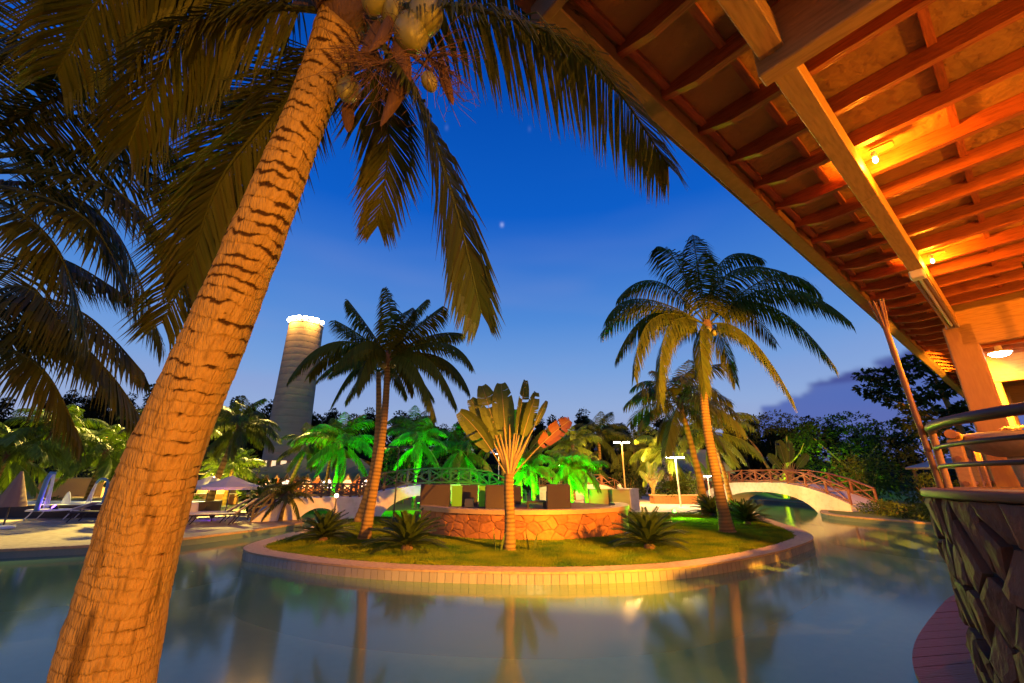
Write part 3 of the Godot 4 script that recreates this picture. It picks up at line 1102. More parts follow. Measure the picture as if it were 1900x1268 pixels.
func build_ground() -> void:
	var g := MB.new()
	g.quad_out(Vector3(-900, -1.35, 60), Vector3(900, -1.35, 60), Vector3(900, -1.35, -1200), Vector3(-900, -1.35, -1200), Vector3(0, -9, 0))
	struct("ground", g, M.earth)
	var pf := MB.new()
	pf.quad_out(Vector3(-40, -1.1, 6), Vector3(40, -1.1, 6), Vector3(40, -1.1, -50), Vector3(-40, -1.1, -50), Vector3(0, -9, -20))
	struct("pool_floor", pf, M.pool_floor)
	var w := MB.new()
	w.quad_out(Vector3(-40, 0, 6), Vector3(40, 0, 6), Vector3(40, 0, -50), Vector3(-40, 0, -50), Vector3(0, -9, -20))
	struct("pool_water", w, M.water)
	var front := v2([[-7.2, -18.6], [-7.35, -17.4], [-6.75, -15.2], [-6.75, -13.6], [-6.41, -11.12], [-4.8, -9.75], [-2.5, -8.72], [0, -8.33], [1.9, -8.43], [3.6, -8.98], [5.54, -10.2], [7.2, -11.6], [8.39, -12.88], [9.3, -14.7], [10.19, -17.6], [11.2, -20.5], [12.6, -24], [13.6, -30], [14.2, -36], [13, -44]])
	var fl := crom(front, 8)
	island = fl.duplicate()
	island.append_array(v2([[12, -62], [3, -62], [3, -45], [3, -34], [2, -26], [0.5, -22.4], [-1.5, -20.6], [-3.5, -20.0], [-5.2, -20.2], [-6.2, -20.6]]))
	var li := MB.new()
	slab(li, island, 0.16, -1.3)
	struct("island_lawn", li, M.lawn)
	# coping stones and tiles of the island, each its own piece
	var cop := Node3D.new()
	cop.name = "island_pool_edge"
	add_child(cop)
	cop.set_meta("kind", "structure")
	var line := resample(fl, 0.04)
	var inner := offset_line(line, -0.44)
	var outer := offset_line(line, 0.02)
	var per := 13
	var n_cop := 0
	for i in range(0, line.size() - 1, per):
		var a := []
		var b := []
		for k in per + 1:
			var j: int = min(i + k, line.size() - 1)
			a.append(outer[j])
			b.append(inner[j])
		if a.size() < 2 or a[0].distance_to(a[-1]) < 0.05:
			continue
		var mb := MB.new()
		coping(mb, a, b, 0.2 + rnd(-0.002, 0.002), 0.165)
		obj("coping_stone", mb, M.coping, cop)
		n_cop += 1
		if n_cop > 90:
			break
	var grout := MB.new()
	var gi := offset_line(line, 0.004)
	for i in gi.size() - 1:
		grout.quad(Vector3(gi[i + 1].x, -1.2, gi[i + 1].y), Vector3(gi[i].x, -1.2, gi[i].y), Vector3(gi[i].x, 0.163, gi[i].y), Vector3(gi[i + 1].x, 0.163, gi[i + 1].y))
	obj("grout_bed", grout, M.grout, cop)
	var seg := resample(fl, 0.145)
	var so := offset_line(seg, 0.014)
	var nt := 0
	for i in range(14, seg.size() - 1):
		if nt > 215:
			break
		for row in 2:
			var p0: Vector2 = so[i].lerp(so[i + 1], 0.035)
			var p1: Vector2 = so[i].lerp(so[i + 1], 0.965)
			if row == 1 and i % 1 == 0 and nt > 215:
				continue
			var q0: Vector2 = seg[i].lerp(seg[i + 1], 0.035)
			var q1: Vector2 = seg[i].lerp(seg[i + 1], 0.965)
			var y1 := 0.16 if row == 0 else -0.085
			var y0 := -0.078 if row == 0 else -0.36
			var mb := MB.new()
			var mid := Vector3((q0.x + q1.x) / 2, (y0 + y1) / 2, (q0.y + q1.y) / 2)
			var P := func(v: Vector2, y: float) -> Vector3: return Vector3(v.x, y, v.y)
			mb.quad_out(P.call(p0, y0), P.call(p1, y0), P.call(p1, y1), P.call(p0, y1), mid)
			mb.quad_out(P.call(q0, y0), P.call(p0, y0), P.call(p0, y1), P.call(q0, y1), mid)
			mb.quad_out(P.call(q1, y0), P.call(p1, y0), P.call(p1, y1), P.call(q1, y1), mid)
			mb.quad_out(P.call(q0, y1), P.call(p0, y1), P.call(p1, y1), P.call(q1, y1), mid)
			mb.quad_out(P.call(q0, y0), P.call(p0, y0), P.call(p1, y0), P.call(q1, y0), mid)
			if row == 0 or nt < 150:
				obj("tile", mb, M["tile%d" % rng.randi_range(0, 2)], cop)
		nt += 1
	# paved ground behind the terrace
	var pv := MB.new()
	slab(pv, v2([[2.6, -20.5], [4.5, -18.6], [6.6, -20.3], [10.2, -22.2], [12.6, -27], [13.2, -36], [12, -60], [3.3, -60], [3.3, -34]]), 0.19, 0.1)
	struct("paved_path", pv, M.path)
	left_deck = crom(v2([[-9.6, -18.4], [-7.95, -17.3], [-9.16, -12.66], [-11.88, -10.79], [-16, -9.6], [-26, -8.8], [-60, -8.2]]), 6)
	edge("deck_coping", v2([[-9.6, -18.4], [-7.95, -17.3], [-9.16, -12.66], [-11.88, -10.79], [-16, -9.6], [-26, -8.8]]), 0.2, M.coping, 0.4, 1.0)
	var ld: Array = left_deck.duplicate()
	ld.append_array(v2([[-60, -23], [-13, -23.4], [-11.4, -20.8]]))
	var dm := MB.new()
	slab(dm, ld, 0.2, -1.3)
	struct("left_deck", dm, M.paving)
	var lb := MB.new()
	slab(lb, v2([[-160, -23.01], [-13, -23.41], [-10.5, -24.2], [-7, -23.6], [-3, -24.6], [0, -26.6], [2, -34], [3, -62], [3, -75], [-160, -75]]), 0.18, -1.3)
	struct("back_lawn", lb, M.lawn)
	right_bank = crom(v2([[24, 2], [20, -8], [17, -13], [15.53, -16.79], [14.7, -20.2], [15.16, -22.2], [16.6, -24.2], [18.6, -27], [20.2, -31], [19.6, -36], [17.5, -38.6], [14.5, -38.8], [13.2, -43]]), 6)
	edge("right_pool_coping", v2([[20, -8], [17, -13], [15.53, -16.79], [14.7, -20.2], [15.16, -22.2], [16.6, -24.2], [18.6, -27], [20.2, -31], [19.6, -36], [17.5, -38.6], [14.5, -38.8]]), 0.2, M.coping, 0.3, 1.0)
	var rb: Array = right_bank.duplicate()
	rb.append_array(v2([[12.4, -64], [160, -64], [160, 2]]))
	var rm := MB.new()
	slab(rm, rb, 0.2, -1.3)
	struct("right_lawn", rm, M.lawn)
	var gbk := MB.new()
	var rows := []
	for i in 9:
		var u := i / 8.0
		var r := PackedVector3Array()
		for j in 13:
			var x := 17.5 + j * 1.4
			r.append(Vector3(x, 0.19 + 1.5 * u * u * (3.0 - 2.0 * u) + 0.12 * sin(x * 1.3 + u * 4.0) * u, -37.8 - u * 7.5))
		rows.append(r)
	gbk.grid(rows)
	struct("grass_bank", gbk, M.lawn)
	# the bank underfoot
	var nb := MB.new()
	slab(nb, v2([[60, 40], [60, 3], [24, 1.9], [8.4, 1.2], [6.5, -0.6], [3.0, -0.9], [2.75, -2.0], [1.4, -2.5], [-1.0, -2.95], [-3.6, -2.75], [-5.1, -3.5], [-6.4, -4.7], [-9, -4.9], [-60, -4], [-60, 40]]), 0.15, -1.3)
	struct("near_bank", nb, M.paving)

func build_hill() -> void:
	# wooded rise behind the gardens
	var rows := []
	var f := FastNoiseLite.new()
	f.seed = 77
	f.frequency = 0.02
	var ridge := func(x: float) -> float:
		var h := 10.5 + clampf((-x - 40.0) / 80.0, -0.3, 1.0) * 7.0
		return h + clampf((x - 30.0) / 60.0, 0, 1) * -3.0
	for i in 14:
		var z := -66.0 - i * 9.0
		var u := clampf(i / 6.0, 0, 1)
		var r := PackedVector3Array()
		for j in 50:
			var x := -330.0 + j * 13.5
			r.append(Vector3(x, 0.1 + ridge.call(x) * u * u * (3.0 - 2.0 * u) + f.get_noise_2d(x, z) * 2.0 * u, z))
		rows.append(r)
	var last: PackedVector3Array = rows[-1]
	var far := PackedVector3Array()
	for p in last:
		far.append(Vector3(p.x * 3.0, p.y * 0.8, -900))
	rows.append(far)
	var mb := MB.new()
	mb.grid(rows, false, false)
	struct("hill", mb, M.forest)
	# dark trees: slim and rounded kinds
	var kinds := []
	for k in 5:
		var t := MB.new()
		t.col = Color(0.9, 0.8, 0.7)
		t.tube([Vector3(0, -0.5, 0), Vector3(0.1, 4, 0), Vector3(0, 8, 0)], [0.22, 0.16, 0.05], 5)
		var c := MB.new()
		for b in 15 + k:
			var hh := rnd(1.2, 8.5)
			var sp: float = (1.3 if k < 3 else 2.0) * (1.1 - absf(hh - 5.0) / 6.0)
			leaf_cloud(c, Vector3(rnd(-sp, sp), hh, rnd(-sp, sp)), Vector3(1.0, 0.9, 1.0) * rnd(0.8, 1.3), 95, 0.6, 0.36)
		kinds.append([t.build(), c.build()])
	for i in 130:
		var x := -125.0 + i * 1.62 + rnd(-1.2, 1.2)
		var deep: int = i % 3
		var z: float = [-118.0, -100.0, -86.0][deep] + rnd(-5, 5)
		var u := clampf((-z - 66.0) / 54.0, 0, 1)
		var y: float = 0.1 + ridge.call(x) * u * u * (3.0 - 2.0 * u)
		var o := thing("hill_tree", "dark tree in the woods along the crest of the hill behind the resort", "tree", Vector3(x, y, z), rnd(0, 6), "dark trees on the wooded hill")
		var kd = kinds[rng.randi_range(0, 4)]
		var s := rnd(0.75, 1.12)
		o.scale = Vector3(s, s * rnd(0.9, 1.15), s)
		put("trunk", kd[0], M.trunk, o)
		put("crown", kd[1], M.leaf_dark, o)

# ---------------------------------------------------------------- the restaurant pavilion on the right
func build_building() -> void:
	var FL := 1.2
	# round stone platform with its parapet
	var C := Vector3(5.3, 0, -2.73)
	var RW := 2.0
	var o := thing("stone_parapet", "curved parapet of rough brown stone slabs with a smooth cap beside the pool", "parapet wall", C)
	var core := MB.new()
	core.lathe(Vector3.ZERO, [[RW - 0.03, 0.0], [RW - 0.03, 1.6], [RW - 0.3, 1.6], [RW - 0.3, FL]], 64)
	obj("core", core, M.mortar, o)
	var cap := MB.new()
	cap.lathe(Vector3.ZERO, [[RW - 0.32, 1.6], [RW + 0.06, 1.6], [RW + 0.075, 1.615], [RW + 0.075, 1.655], [RW + 0.06, 1.672], [RW - 0.3, 1.675], [RW - 0.32, 1.66], [RW - 0.32, 1.6]], 72)
	obj("cap", cap, M.cap_dark, o)
	var arc := 3.6 # radians of cladding, from the side that faces the pool
	var a0 := 1.75
	var f := func(u: float, v: float, out: float) -> Vector3:
		var a := a0 + u / RW
		var lean := (1.6 - v) * 0.0
		return Vector3(cos(a) * (RW - 0.02 + out + lean), v, -sin(a) * (RW - 0.02 + out + lean))
	for p in cells(arc * RW, 1.6, 32, 5, 0.026, 0.49):
		var mb := MB.new()
		stone(mb, p, 0.06, f)
		obj("stone", mb, M["wall_stone%d" % rng.randi_range(0, 2)], o)
	# railing on the parapet
	var ra := thing("parapet_railing", "dark curved metal railing of three pipes on the stone parapet", "railing", C)
	for k in 3:
		var y: float = [2.2, 2.02, 1.86][k]
		var r: float = [0.042, 0.019, 0.019][k]
		var pts := []
		var rad := []
		for i in 25:
			var a := 2.28 + i * 0.085
			pts.append(Vector3(cos(a) * (RW - 0.12), y, -sin(a) * (RW - 0.12)))
			rad.append(r)
		var mb := MB.new()
		mb.tube(pts, rad, 12)
		obj(["top_rail", "middle_rail", "middle_rail"][k], mb, M.metal_dark, ra)
	for a in [2.3, 3.5, 4.3]:
		var mb := MB.new()
		mb.tube([Vector3(cos(a) * (RW - 0.12), 1.66, -sin(a) * (RW - 0.12)), Vector3(cos(a) * (RW - 0.12), 2.2, -sin(a) * (RW - 0.12))], [0.03, 0.03], 10)
		obj("post", mb, M.beam, ra)
	var to := thing("bamboo_torch", "tall bamboo torch with a split flared tip tied to the railing post", "torch", Vector3(4.0, 1.66, -4.16))
	var pole := MB.new()
	var pp := []
	var pr := []
	for i in 27:
		pp.append(Vector3(-0.14 * i / 26.0, i * 0.066, 0.06 * i / 26.0))
		pr.append(0.025 if i % 5 else 0.029)
	pole.tube(pp, pr, 10)
	obj("pole", pole, M.bamboo, to)
	for i in 7:
		var a := TAU * i / 7
		var mb := MB.new()
		mb.tube([pp[24] + Vector3(cos(a) * 0.02, 0, sin(a) * 0.02), pp[26] + Vector3(cos(a) * 0.04, 0.02, sin(a) * 0.04), pp[26] + Vector3(cos(a) * 0.06 - 0.012, 0.15 + rnd(0, 0.04), sin(a) * 0.06)], [0.012, 0.011, 0.007], 5)
		obj("split_end", mb, M.bamboo, to)
	# deck ledge at the foot of the parapet
	var led := thing("plank_ledge", "dark red plank ledge curving round the foot of the stone parapet", "ledge", Vector3.ZERO)
	var ol := crom(v2([[7.6, -7.6], [6.45, -6.95], [5.31, -6.05], [4.42, -5.29], [3.96, -4.85], [3.63, -4.48], [3.42, -4.18], [3.12, -3.7], [2.95, -3.0], [2.78, -1.9]]), 8)
	var lp: Array = ol.duplicate()
	lp.append_array(v2([[4.0, -0.9], [6.0, -0.8], [8.5, -2.4], [8.5, -7.0]]))
	var lw := MB.new()
	slab(lw, lp, 0.1, -1.3)
	obj("ledge_wall", lw, M.tile1, led)
	var poly := PackedVector2Array(lp)
	var off := Geometry2D.offset_polygon(poly, 0.035)
	for i in 40:
		var z0 := -8.2 + i * 0.19
		var strip := PackedVector2Array([Vector2(2, z0 + 0.004), Vector2(9, z0 + 0.004 - 1.2), Vector2(9, z0 + 0.186 - 1.2), Vector2(2, z0 + 0.186)])
		for q in Geometry2D.intersect_polygons(off[0], strip):
			var mb := MB.new()
			slab(mb, Array(q), 0.15 + rnd(-0.002, 0.002), 0.105)
			obj("plank", mb, M.deck_wood, led)
	# floor of the dining terrace
	var fl := MB.new()
	var fp := []
	for i in 20:
		var a := 4.3 - i * 0.12
		fp.append(Vector2(C.x + cos(a) * 1.7, C.z - sin(a) * 1.7))
	for q in [[7.2, -0.74], [24, -0.74], [24, 7], [2.6, 7], [2.6, 2.0]]:
		var w := R(q[0], q[1], 0)
		fp.append(Vector2(w.x, w.z))
	slab(fl, fp, FL, 0.1)
	struct("terrace_floor", fl, M.paving)
	# wooden balustrade along the terrace beyond the pillar
	var ba := thing("wooden_balustrade", "wooden balustrade of broad posts and round rails behind the metal railing", "balustrade", R(7.4, -0.66, FL))
	for i in 12:
		var mb := MB.new()
		mb.box(RE * i * 0.95 + Vector3(0, 0.5, 0), Vector3(0.2, 1.0, 0.12), Basis(RE, Vector3.UP, RQ), 0.01)
		obj("post", mb, M.beam, ba)
	for k in 4:
		var mb := MB.new()
		var y: float = [1.06, 0.78, 0.5, 0.24][k]
		var r: float = [0.055, 0.03, 0.03, 0.03][k]
		mb.tube([RE * -0.15 + Vector3(0, y, 0), RE * 5 + Vector3(0, y, 0), RE * 10.6 + Vector3(0, y, 0)], [r, r, r], 10)
		obj("rail", mb, M.bamboo, ba)
	# pillars
	for k in 3:
		var s: float = [10.12, 14.55, 19.0][k]
		var pi := thing("pillar", ["nearest square timber pillar under the eaves beam, behind the railing", "second square timber pillar, half hidden behind the nearest one", "third square timber pillar, farthest along the eaves"][k], "pillar", R(s, -0.43, FL), 0.0, "pillars of the pavilion")
		var mb := MB.new()
		mb.box(Vector3(0, (4.2 - FL) / 2, 0), Vector3(0.36, 4.2 - FL, 0.36), Basis(RE, Vector3.UP, RQ), 0.02)
		obj("shaft", mb, M.pillar, pi)
		var bb := MB.new()
		bb.box(Vector3(0, 0.08, 0), Vector3(0.42, 0.16, 0.42), Basis(RE, Vector3.UP, RQ), 0.015)
		obj("base", bb, M.pillar, pi)
	# roof
	var ro := thing("pavilion_roof", "broad timber eaves with red rafters, plaster panels and a long pale beam", "roof", R(1.3, -0.47, 4.2))
	var off0 := -ro.position
	var B := Basis(RE.cross(Vector3.UP) * -1.0, Vector3.UP, RE)
	B = Basis(RQ, Vector3.UP, RE * -1.0)
	var add_box := func(called: String, s: float, q: float, h: float, ds: float, dq: float, dh: float, m: Material, ch := 0.006) -> void:
		# long axis is z for beams along the eave, rotated for rafters
		var mb := MB.new()
		mb.box(Vector3.ZERO, Vector3(dq, dh, ds), Basis(), ch)
		var x := obj(called, mb, m, ro)
		x.transform = Transform3D(B, R(s, q, h) + off0)
	var B2 := Basis(RE, Vector3.UP, RQ)
	var add_rafter := func(called: String, s: float, q0: float, q1: float, h0: float, h1: float, w: float, m: Material) -> void:
		# tapered underside at the eave end
		var mb := MB.new()
		var L := q1 - q0
		var prof := [[0.0, h1], [L, h1], [L, h0], [0.26, h0], [0.0, h0 + (h1 - h0) * 0.5]]
		var inner := []
		for k in 2:
			var x := (k * 2 - 1) * w * 0.5
			var r := []
			for p in prof:
				r.append(Vector3(x, p[1], p[0]))
			inner.append(r)
		var mid := Vector3(0, (h0 + h1) / 2, L * 0.5)
		for k in 2:
			for i in range(1, 4):
				mb.tri_out(inner[k][0], inner[k][i], inner[k][i + 1], mid)
		for i in 5:
			mb.quad_out(inner[0][i], inner[0][(i + 1) % 5], inner[1][(i + 1) % 5], inner[1][i], mid)
		var x := obj(called, mb, m, ro)
		x.transform = Transform3D(B2, R(s, q0, 0) + off0)
	var beam_parts := 3
	for i in beam_parts:
		var s0: float = [0.9, 4.62, 10.3][i]
		var s1: float = [4.615, 10.295, 24.0][i]
		add_box.call("eaves_beam", (s0 + s1) / 2, -0.465, 4.31, s1 - s0, 0.135, 0.22, M.beam)
	for s in [2.47, 10.0, 14.4, 19.2]:
		var mb := MB.new()
		var dh: float = 0.44 if s < 5 else 0.72
		var lo: float = 4.1 if s < 5 else 3.83
		mb.box(Vector3(0, 0, 3.3), Vector3(0.12, dh, 6.6 + 0.06), Basis(), 0.008)
		var x := obj("cross_beam", mb, M.beam, ro)
		x.transform = Transform3D(B2, R(s, -0.53 if s < 5 else -0.4, lo + dh / 2) + off0)
	var s := 1.37
	var k := 0
	while s < 24.0:
		if k > 0:
			add_rafter.call("rafter", s, -1.19, 6.2, 4.42, 4.565, 0.055, M["rafter%d" % rng.randi_range(0, 2)])
		if k > 0:
			# plaster panel between this rafter and the last
			add_box.call("ceiling_panel", s - 0.27, 2.48, 4.59, 0.53, 7.44, 0.04, M.plaster, 0.0)
		s += 0.5415
		k += 1
	var si := 0
	for q in [-1.13, -0.72, 0.18, 0.9, 1.65, 2.4, 3.15, 3.9]:
		var t := 1.37
		for j in 41:
			add_box.call("batten", t + 0.27 + j * 0.5415, q, 4.55, 0.48, 0.05, 0.045, M["rafter%d" % ((j + si) % 3)], 0.0)
		si += 1
	for j in 8:
		add_box.call("fascia_board", 2.75 + j * 2.9, -1.25, 4.485, 2.895, 0.13, 0.15, M.fascia, 0.008)
	var end := MB.new()
	end.box(Vector3(0, 0, 3.6), Vector3(0.06, 0.2, 7.4), Basis(), 0.008)
	var ex := obj("end_board", end, M.fascia, ro)
	ex.transform = Transform3D(B2, R(1.31, -1.31 + 0.02, 4.5) + off0)
	add_box.call("roof_covering", 12.7, 2.3, 4.66, 23.0, 7.5, 0.06, M.roof_tile)
	# slim fitting under the beam
	var fi := thing("tube_light_fitting", "narrow unlit metal tube fitting slung beneath the eaves beam beside the pillar", "light fitting", R(6.75, -0.47, 4.2))
	var br := MB.new()
	br.box(Vector3(0, -0.05, 0) + RE * 0.1, Vector3(0.14, 0.1, 0.16), B, 0.015)
	obj("bracket", br, M.white_paint, fi)
	for d in [-0.05, 0.05]:
		var mb := MB.new()
		mb.bar(RE * 0.15 + RQ * d + Vector3(0, -0.05, 0), RE * 3.0 + RQ * d + Vector3(0, -0.05, 0), 0.028, 0.05)
		obj("channel", mb, M.metal_grey, fi)
	var tb := MB.new()
	tb.tube([RE * 0.2 + Vector3(0, -0.06, 0), RE * 2.9 + Vector3(0, -0.06, 0)], [0.018, 0.018], 8)
	obj("tube", tb, M.white_paint, fi)
	var ec := MB.new()
	ec.box(RE * 3.03 + Vector3(0, -0.05, 0), Vector3(0.16, 0.07, 0.06), B, 0.01)
	obj("end_cap", ec, M.metal_grey, fi)
	# lamps under the ceiling
	for j in 5:
		var ls: float = [4.33, 7.15, 4.9, 8.1, 12.2][j]
		var lq: float = [-0.32, -0.32, 2.6, 2.6, 1.9][j]
		var la := thing("ceiling_lamp", ["small glowing bulb just inside the eaves beam, nearest the camera", "small glowing bulb behind the eaves beam above the tube fitting", "warm bulb hidden deeper under the ceiling near the first cross beam", "warm bulb hidden deeper under the ceiling before the second cross beam", "warm bulb under the ceiling of the second bay"][j], "ceiling lamp", R(ls, lq, 4.41))
		var st := MB.new()
		st.box(Vector3(0, 0.06, 0) + RQ * 0.06, Vector3(0.16, 0.02, 0.09), Basis(RQ, Vector3.UP, -RE), 0.004)
		obj("bracket", st, M.rafter1, la)
		var sk := MB.new()
		sk.tube([Vector3(0, 0.05, 0), Vector3(0, 0.0, 0)], [0.022, 0.02], 8)
		obj("socket", sk, M.white_paint, la)
		var bu := MB.new()
		bu.ball(Vector3(0, -0.03, 0), Vector3(0.02, 0.028, 0.02))
		obj("bulb", bu, M.bulb_warm, la)
		omni(R(ls, lq, 4.375), Color(1.0, 0.56, 0.1), [2.0, 2.0, 14.0, 14.0, 6.0][j], 0.026)
	var dl := thing("round_ceiling_light", "bright white round lamp beside the nearest pillar", "ceiling lamp", R(13.3, -0.1, 4.3))
	var dh := MB.new()
	dh.lathe(Vector3.ZERO, [[0.05, 0.12], [0.06, 0.02], [0.17, 0.0], [0.18, -0.03]], 16)
	obj("housing", dh, M.white_paint, dl)
	var dg := MB.new()
	dg.ball(Vector3(0, -0.05, 0), Vector3(0.155, 0.06, 0.155), Basis(), 6, 16)
	obj("lamp_glass", dg, M.bulb_white, dl)
	omni(R(13.3, -0.1, 4.25), Color(1.0, 0.85, 0.6), 1.6, 0.06)
	build_guest()

func build_guest() -> void:
	var FL := 1.2
	var c := Vector3(6.15, FL, -5.25)
	var t := thing("round_table", "thick round stone table behind the railing at the edge of the view", "table", c)
	var tp := MB.new()
	tp.lathe(Vector3.ZERO, [[0.02, 0.8], [0.2, 0.81], [0.38, 0.88], [0.49, 0.99], [0.5, 1.05], [0.47, 1.09], [0.02, 1.1]], 40)
	obj("table_top", tp, M.table_stone, t)
	var pd := MB.new()
	pd.lathe(Vector3.ZERO, [[0.26, 0.0], [0.26, 0.06], [0.12, 0.12], [0.1, 0.5], [0.14, 0.86]], 20)
	obj("pedestal", pd, M.table_stone, t)
	var st := thing("bar_stool", "wooden bar stool under the seated guest by the round table", "stool", Vector3(6.85, FL, -4.95))
	var se := MB.new()
	se.lathe(Vector3.ZERO, [[0.02, 0.7], [0.19, 0.7], [0.21, 0.73], [0.19, 0.76], [0.02, 0.76]], 20)
	obj("seat", se, M.beam, st)
	for i in 4:
		var a := TAU * i / 4 + 0.4
		var l := MB.new()
		l.tube([Vector3(cos(a) * 0.13, 0.71, sin(a) * 0.13), Vector3(cos(a) * 0.22, 0, sin(a) * 0.22)], [0.022, 0.02], 8)
		obj("leg", l, M.beam, st)
	# guest: seated, facing the table, right arm resting on it
	var p := thing("person", "seated person leaning an arm on the round stone table", "person", Vector3(6.85, FL, -4.95))
	var fw := (c - p.position) * Vector3(1, 0, 1)
	fw = fw.normalized()
	var sd := Vector3(-fw.z, 0, fw.x) # their right
	var P := func(f: float, y: float, s: float) -> Vector3: return fw * f + Vector3(0, y, 0) + sd * s
	var body_mb := MB.new()
	var hand := P.call(0.78, 1.14, -0.12) as Vector3
	var elbow := P.call(0.48, 1.17, -0.24) as Vector3
	var sho := P.call(0.07, 1.34, -0.19) as Vector3
	var sho2 := P.call(0.07, 1.34, 0.19) as Vector3
	var elbow2 := P.call(0.3, 1.13, 0.27) as Vector3
	var hand2 := P.call(0.5, 1.15, 0.1) as Vector3
	body(body_mb, [
		[P.call(0, 0.86, -0.07), P.call(0.02, 0.88, -0.07), 0.14, 0.14],
		[P.call(0, 0.86, 0.07), P.call(0.02, 0.88, 0.07), 0.14, 0.14],
		[P.call(0, 0.9, 0), P.call(0.04, 1.12, 0), 0.14, 0.135], [P.call(0.04, 1.12, 0), P.call(0.05, 1.28, 0), 0.14, 0.12],
		[P.call(0.05, 1.3, -0.12), P.call(0.05, 1.3, 0.12), 0.085, 0.085], [P.call(0.05, 1.34, 0), P.call(0.08, 1.47, 0), 0.058, 0.052],
		[sho, elbow, 0.05, 0.038], [elbow, hand, 0.037, 0.024], [sho2, elbow2, 0.05, 0.038], [elbow2, hand2, 0.037, 0.025],
		[P.call(0.02, 0.84, -0.09), P.call(0.42, 0.76, -0.12), 0.085, 0.06], [P.call(0.42, 0.76, -0.12), P.call(0.36, 0.34, -0.12), 0.055, 0.038],
		[P.call(0.02, 0.84, 0.09), P.call(0.42, 0.76, 0.12), 0.085, 0.06], [P.call(0.42, 0.76, 0.12), P.call(0.36, 0.34, 0.12), 0.055, 0.038],
		[P.call(0.36, 0.3, -0.12), P.call(0.52, 0.26, -0.12), 0.04, 0.032], [P.call(0.36, 0.3, 0.12), P.call(0.52, 0.26, 0.12), 0.04, 0.032]], 0.024, 0.03)
	# head with brow, nose, chin and ears
	var hc := P.call(0.11, 1.6, 0) as Vector3
	body(body_mb, [[hc + Vector3(0, 0.02, 0), hc + Vector3(0, 0.05, 0) - fw * 0.02, 0.082, 0.085], [hc + fw * 0.02 - Vector3(0, 0.03, 0), hc + fw * 0.045 - Vector3(0, 0.085, 0), 0.06, 0.035],
		[hc + fw * 0.085 + Vector3(0, 0.015, 0), hc + fw * 0.108 - Vector3(0, 0.022, 0), 0.01, 0.015], [hc + fw * 0.075 + Vector3(0, 0.03, 0) - sd * 0.035, hc + fw * 0.075 + Vector3(0, 0.03, 0) + sd * 0.035, 0.014, 0.014],
		[hc + fw * 0.08 - Vector3(0, 0.05, 0) - sd * 0.018, hc + fw * 0.08 - Vector3(0, 0.05, 0) + sd * 0.018, 0.011, 0.011],
		[hc + sd * 0.083 + Vector3(0, 0.015, 0), hc + sd * 0.083 - Vector3(0, 0.025, 0), 0.014, 0.01], [hc - sd * 0.083 + Vector3(0, 0.015, 0), hc - sd * 0.083 - Vector3(0, 0.025, 0), 0.014, 0.01]], 0.009, 0.016)
	for q in [[hand, elbow], [hand2, elbow2]]:
		var d: Vector3 = (q[0] - q[1])
		d.y = 0
		d = d.normalized()
		var r := Vector3(-d.z, 0, d.x)
		var w: Vector3 = q[0]
		var bones := [[w, w + d * 0.05, 0.025, 0.024], [w + d * 0.05 - r * 0.022, w + d * 0.07 - r * 0.024, 0.017, 0.014], [w + d * 0.05 + r * 0.022, w + d * 0.07 + r * 0.024, 0.017, 0.014]]
		for i in 4:
			var off: float = (i - 1.5) * 0.02
			var len: float = [0.062, 0.075, 0.07, 0.052][i]
			var b := w + d * 0.07 + r * off
			var m := b + d * len * 0.55 + Vector3(0, 0.012, 0)
			bones.append([b, m, 0.0095, 0.0088])
			bones.append([m, m + d * len * 0.5 - Vector3(0, 0.022, 0), 0.0088, 0.0075])
		bones.append([w + d * 0.015 + r * 0.028, w + d * 0.055 + r * 0.055, 0.012, 0.0095])
		bones.append([w + d * 0.055 + r * 0.055, w + d * 0.09 + r * 0.05 - Vector3(0, 0.01, 0), 0.0095, 0.008])
		body(body_mb, bones, 0.0055, 0.008)
	obj("body", body_mb, M.skin, p)
	var sh := MB.new()
	body(sh, [[P.call(0, 0.88, -0.07), P.call(0.0, 0.9, 0.07), 0.16, 0.16], [P.call(0, 0.92, 0), P.call(0.04, 1.12, 0), 0.155, 0.15], [P.call(0.04, 1.12, 0), P.call(0.05, 1.26, 0), 0.153, 0.132], [P.call(0.05, 1.3, -0.12), P.call(0.05, 1.3, 0.12), 0.096, 0.096], [sho, sho.lerp(elbow, 0.45), 0.066, 0.06], [sho2, sho2.lerp(elbow2, 0.45), 0.066, 0.06]], 0.024, 0.03)
	obj("shirt", sh, M.shirt, p)
	var tr := MB.new()
	for s in [-1.0, 1.0]:
		body(tr, [[P.call(0.0, 0.84, 0.08 * s), P.call(0.42, 0.77, 0.12 * s), 0.1, 0.074], [P.call(0.42, 0.77, 0.12 * s), P.call(0.37, 0.38, 0.12 * s), 0.07, 0.055]], 0.024, 0.03)
	obj("trousers", tr, M.trousers, p)
	var ha := MB.new()
	body(ha, [[hc + Vector3(0, 0.06, 0) - fw * 0.02, hc + Vector3(0, 0.055, 0) - fw * 0.045, 0.088, 0.088], [hc - fw * 0.06, hc - fw * 0.05 - Vector3(0, 0.06, 0), 0.06, 0.045]], 0.012, 0.02)
	obj("hair", ha, M.hair, p)

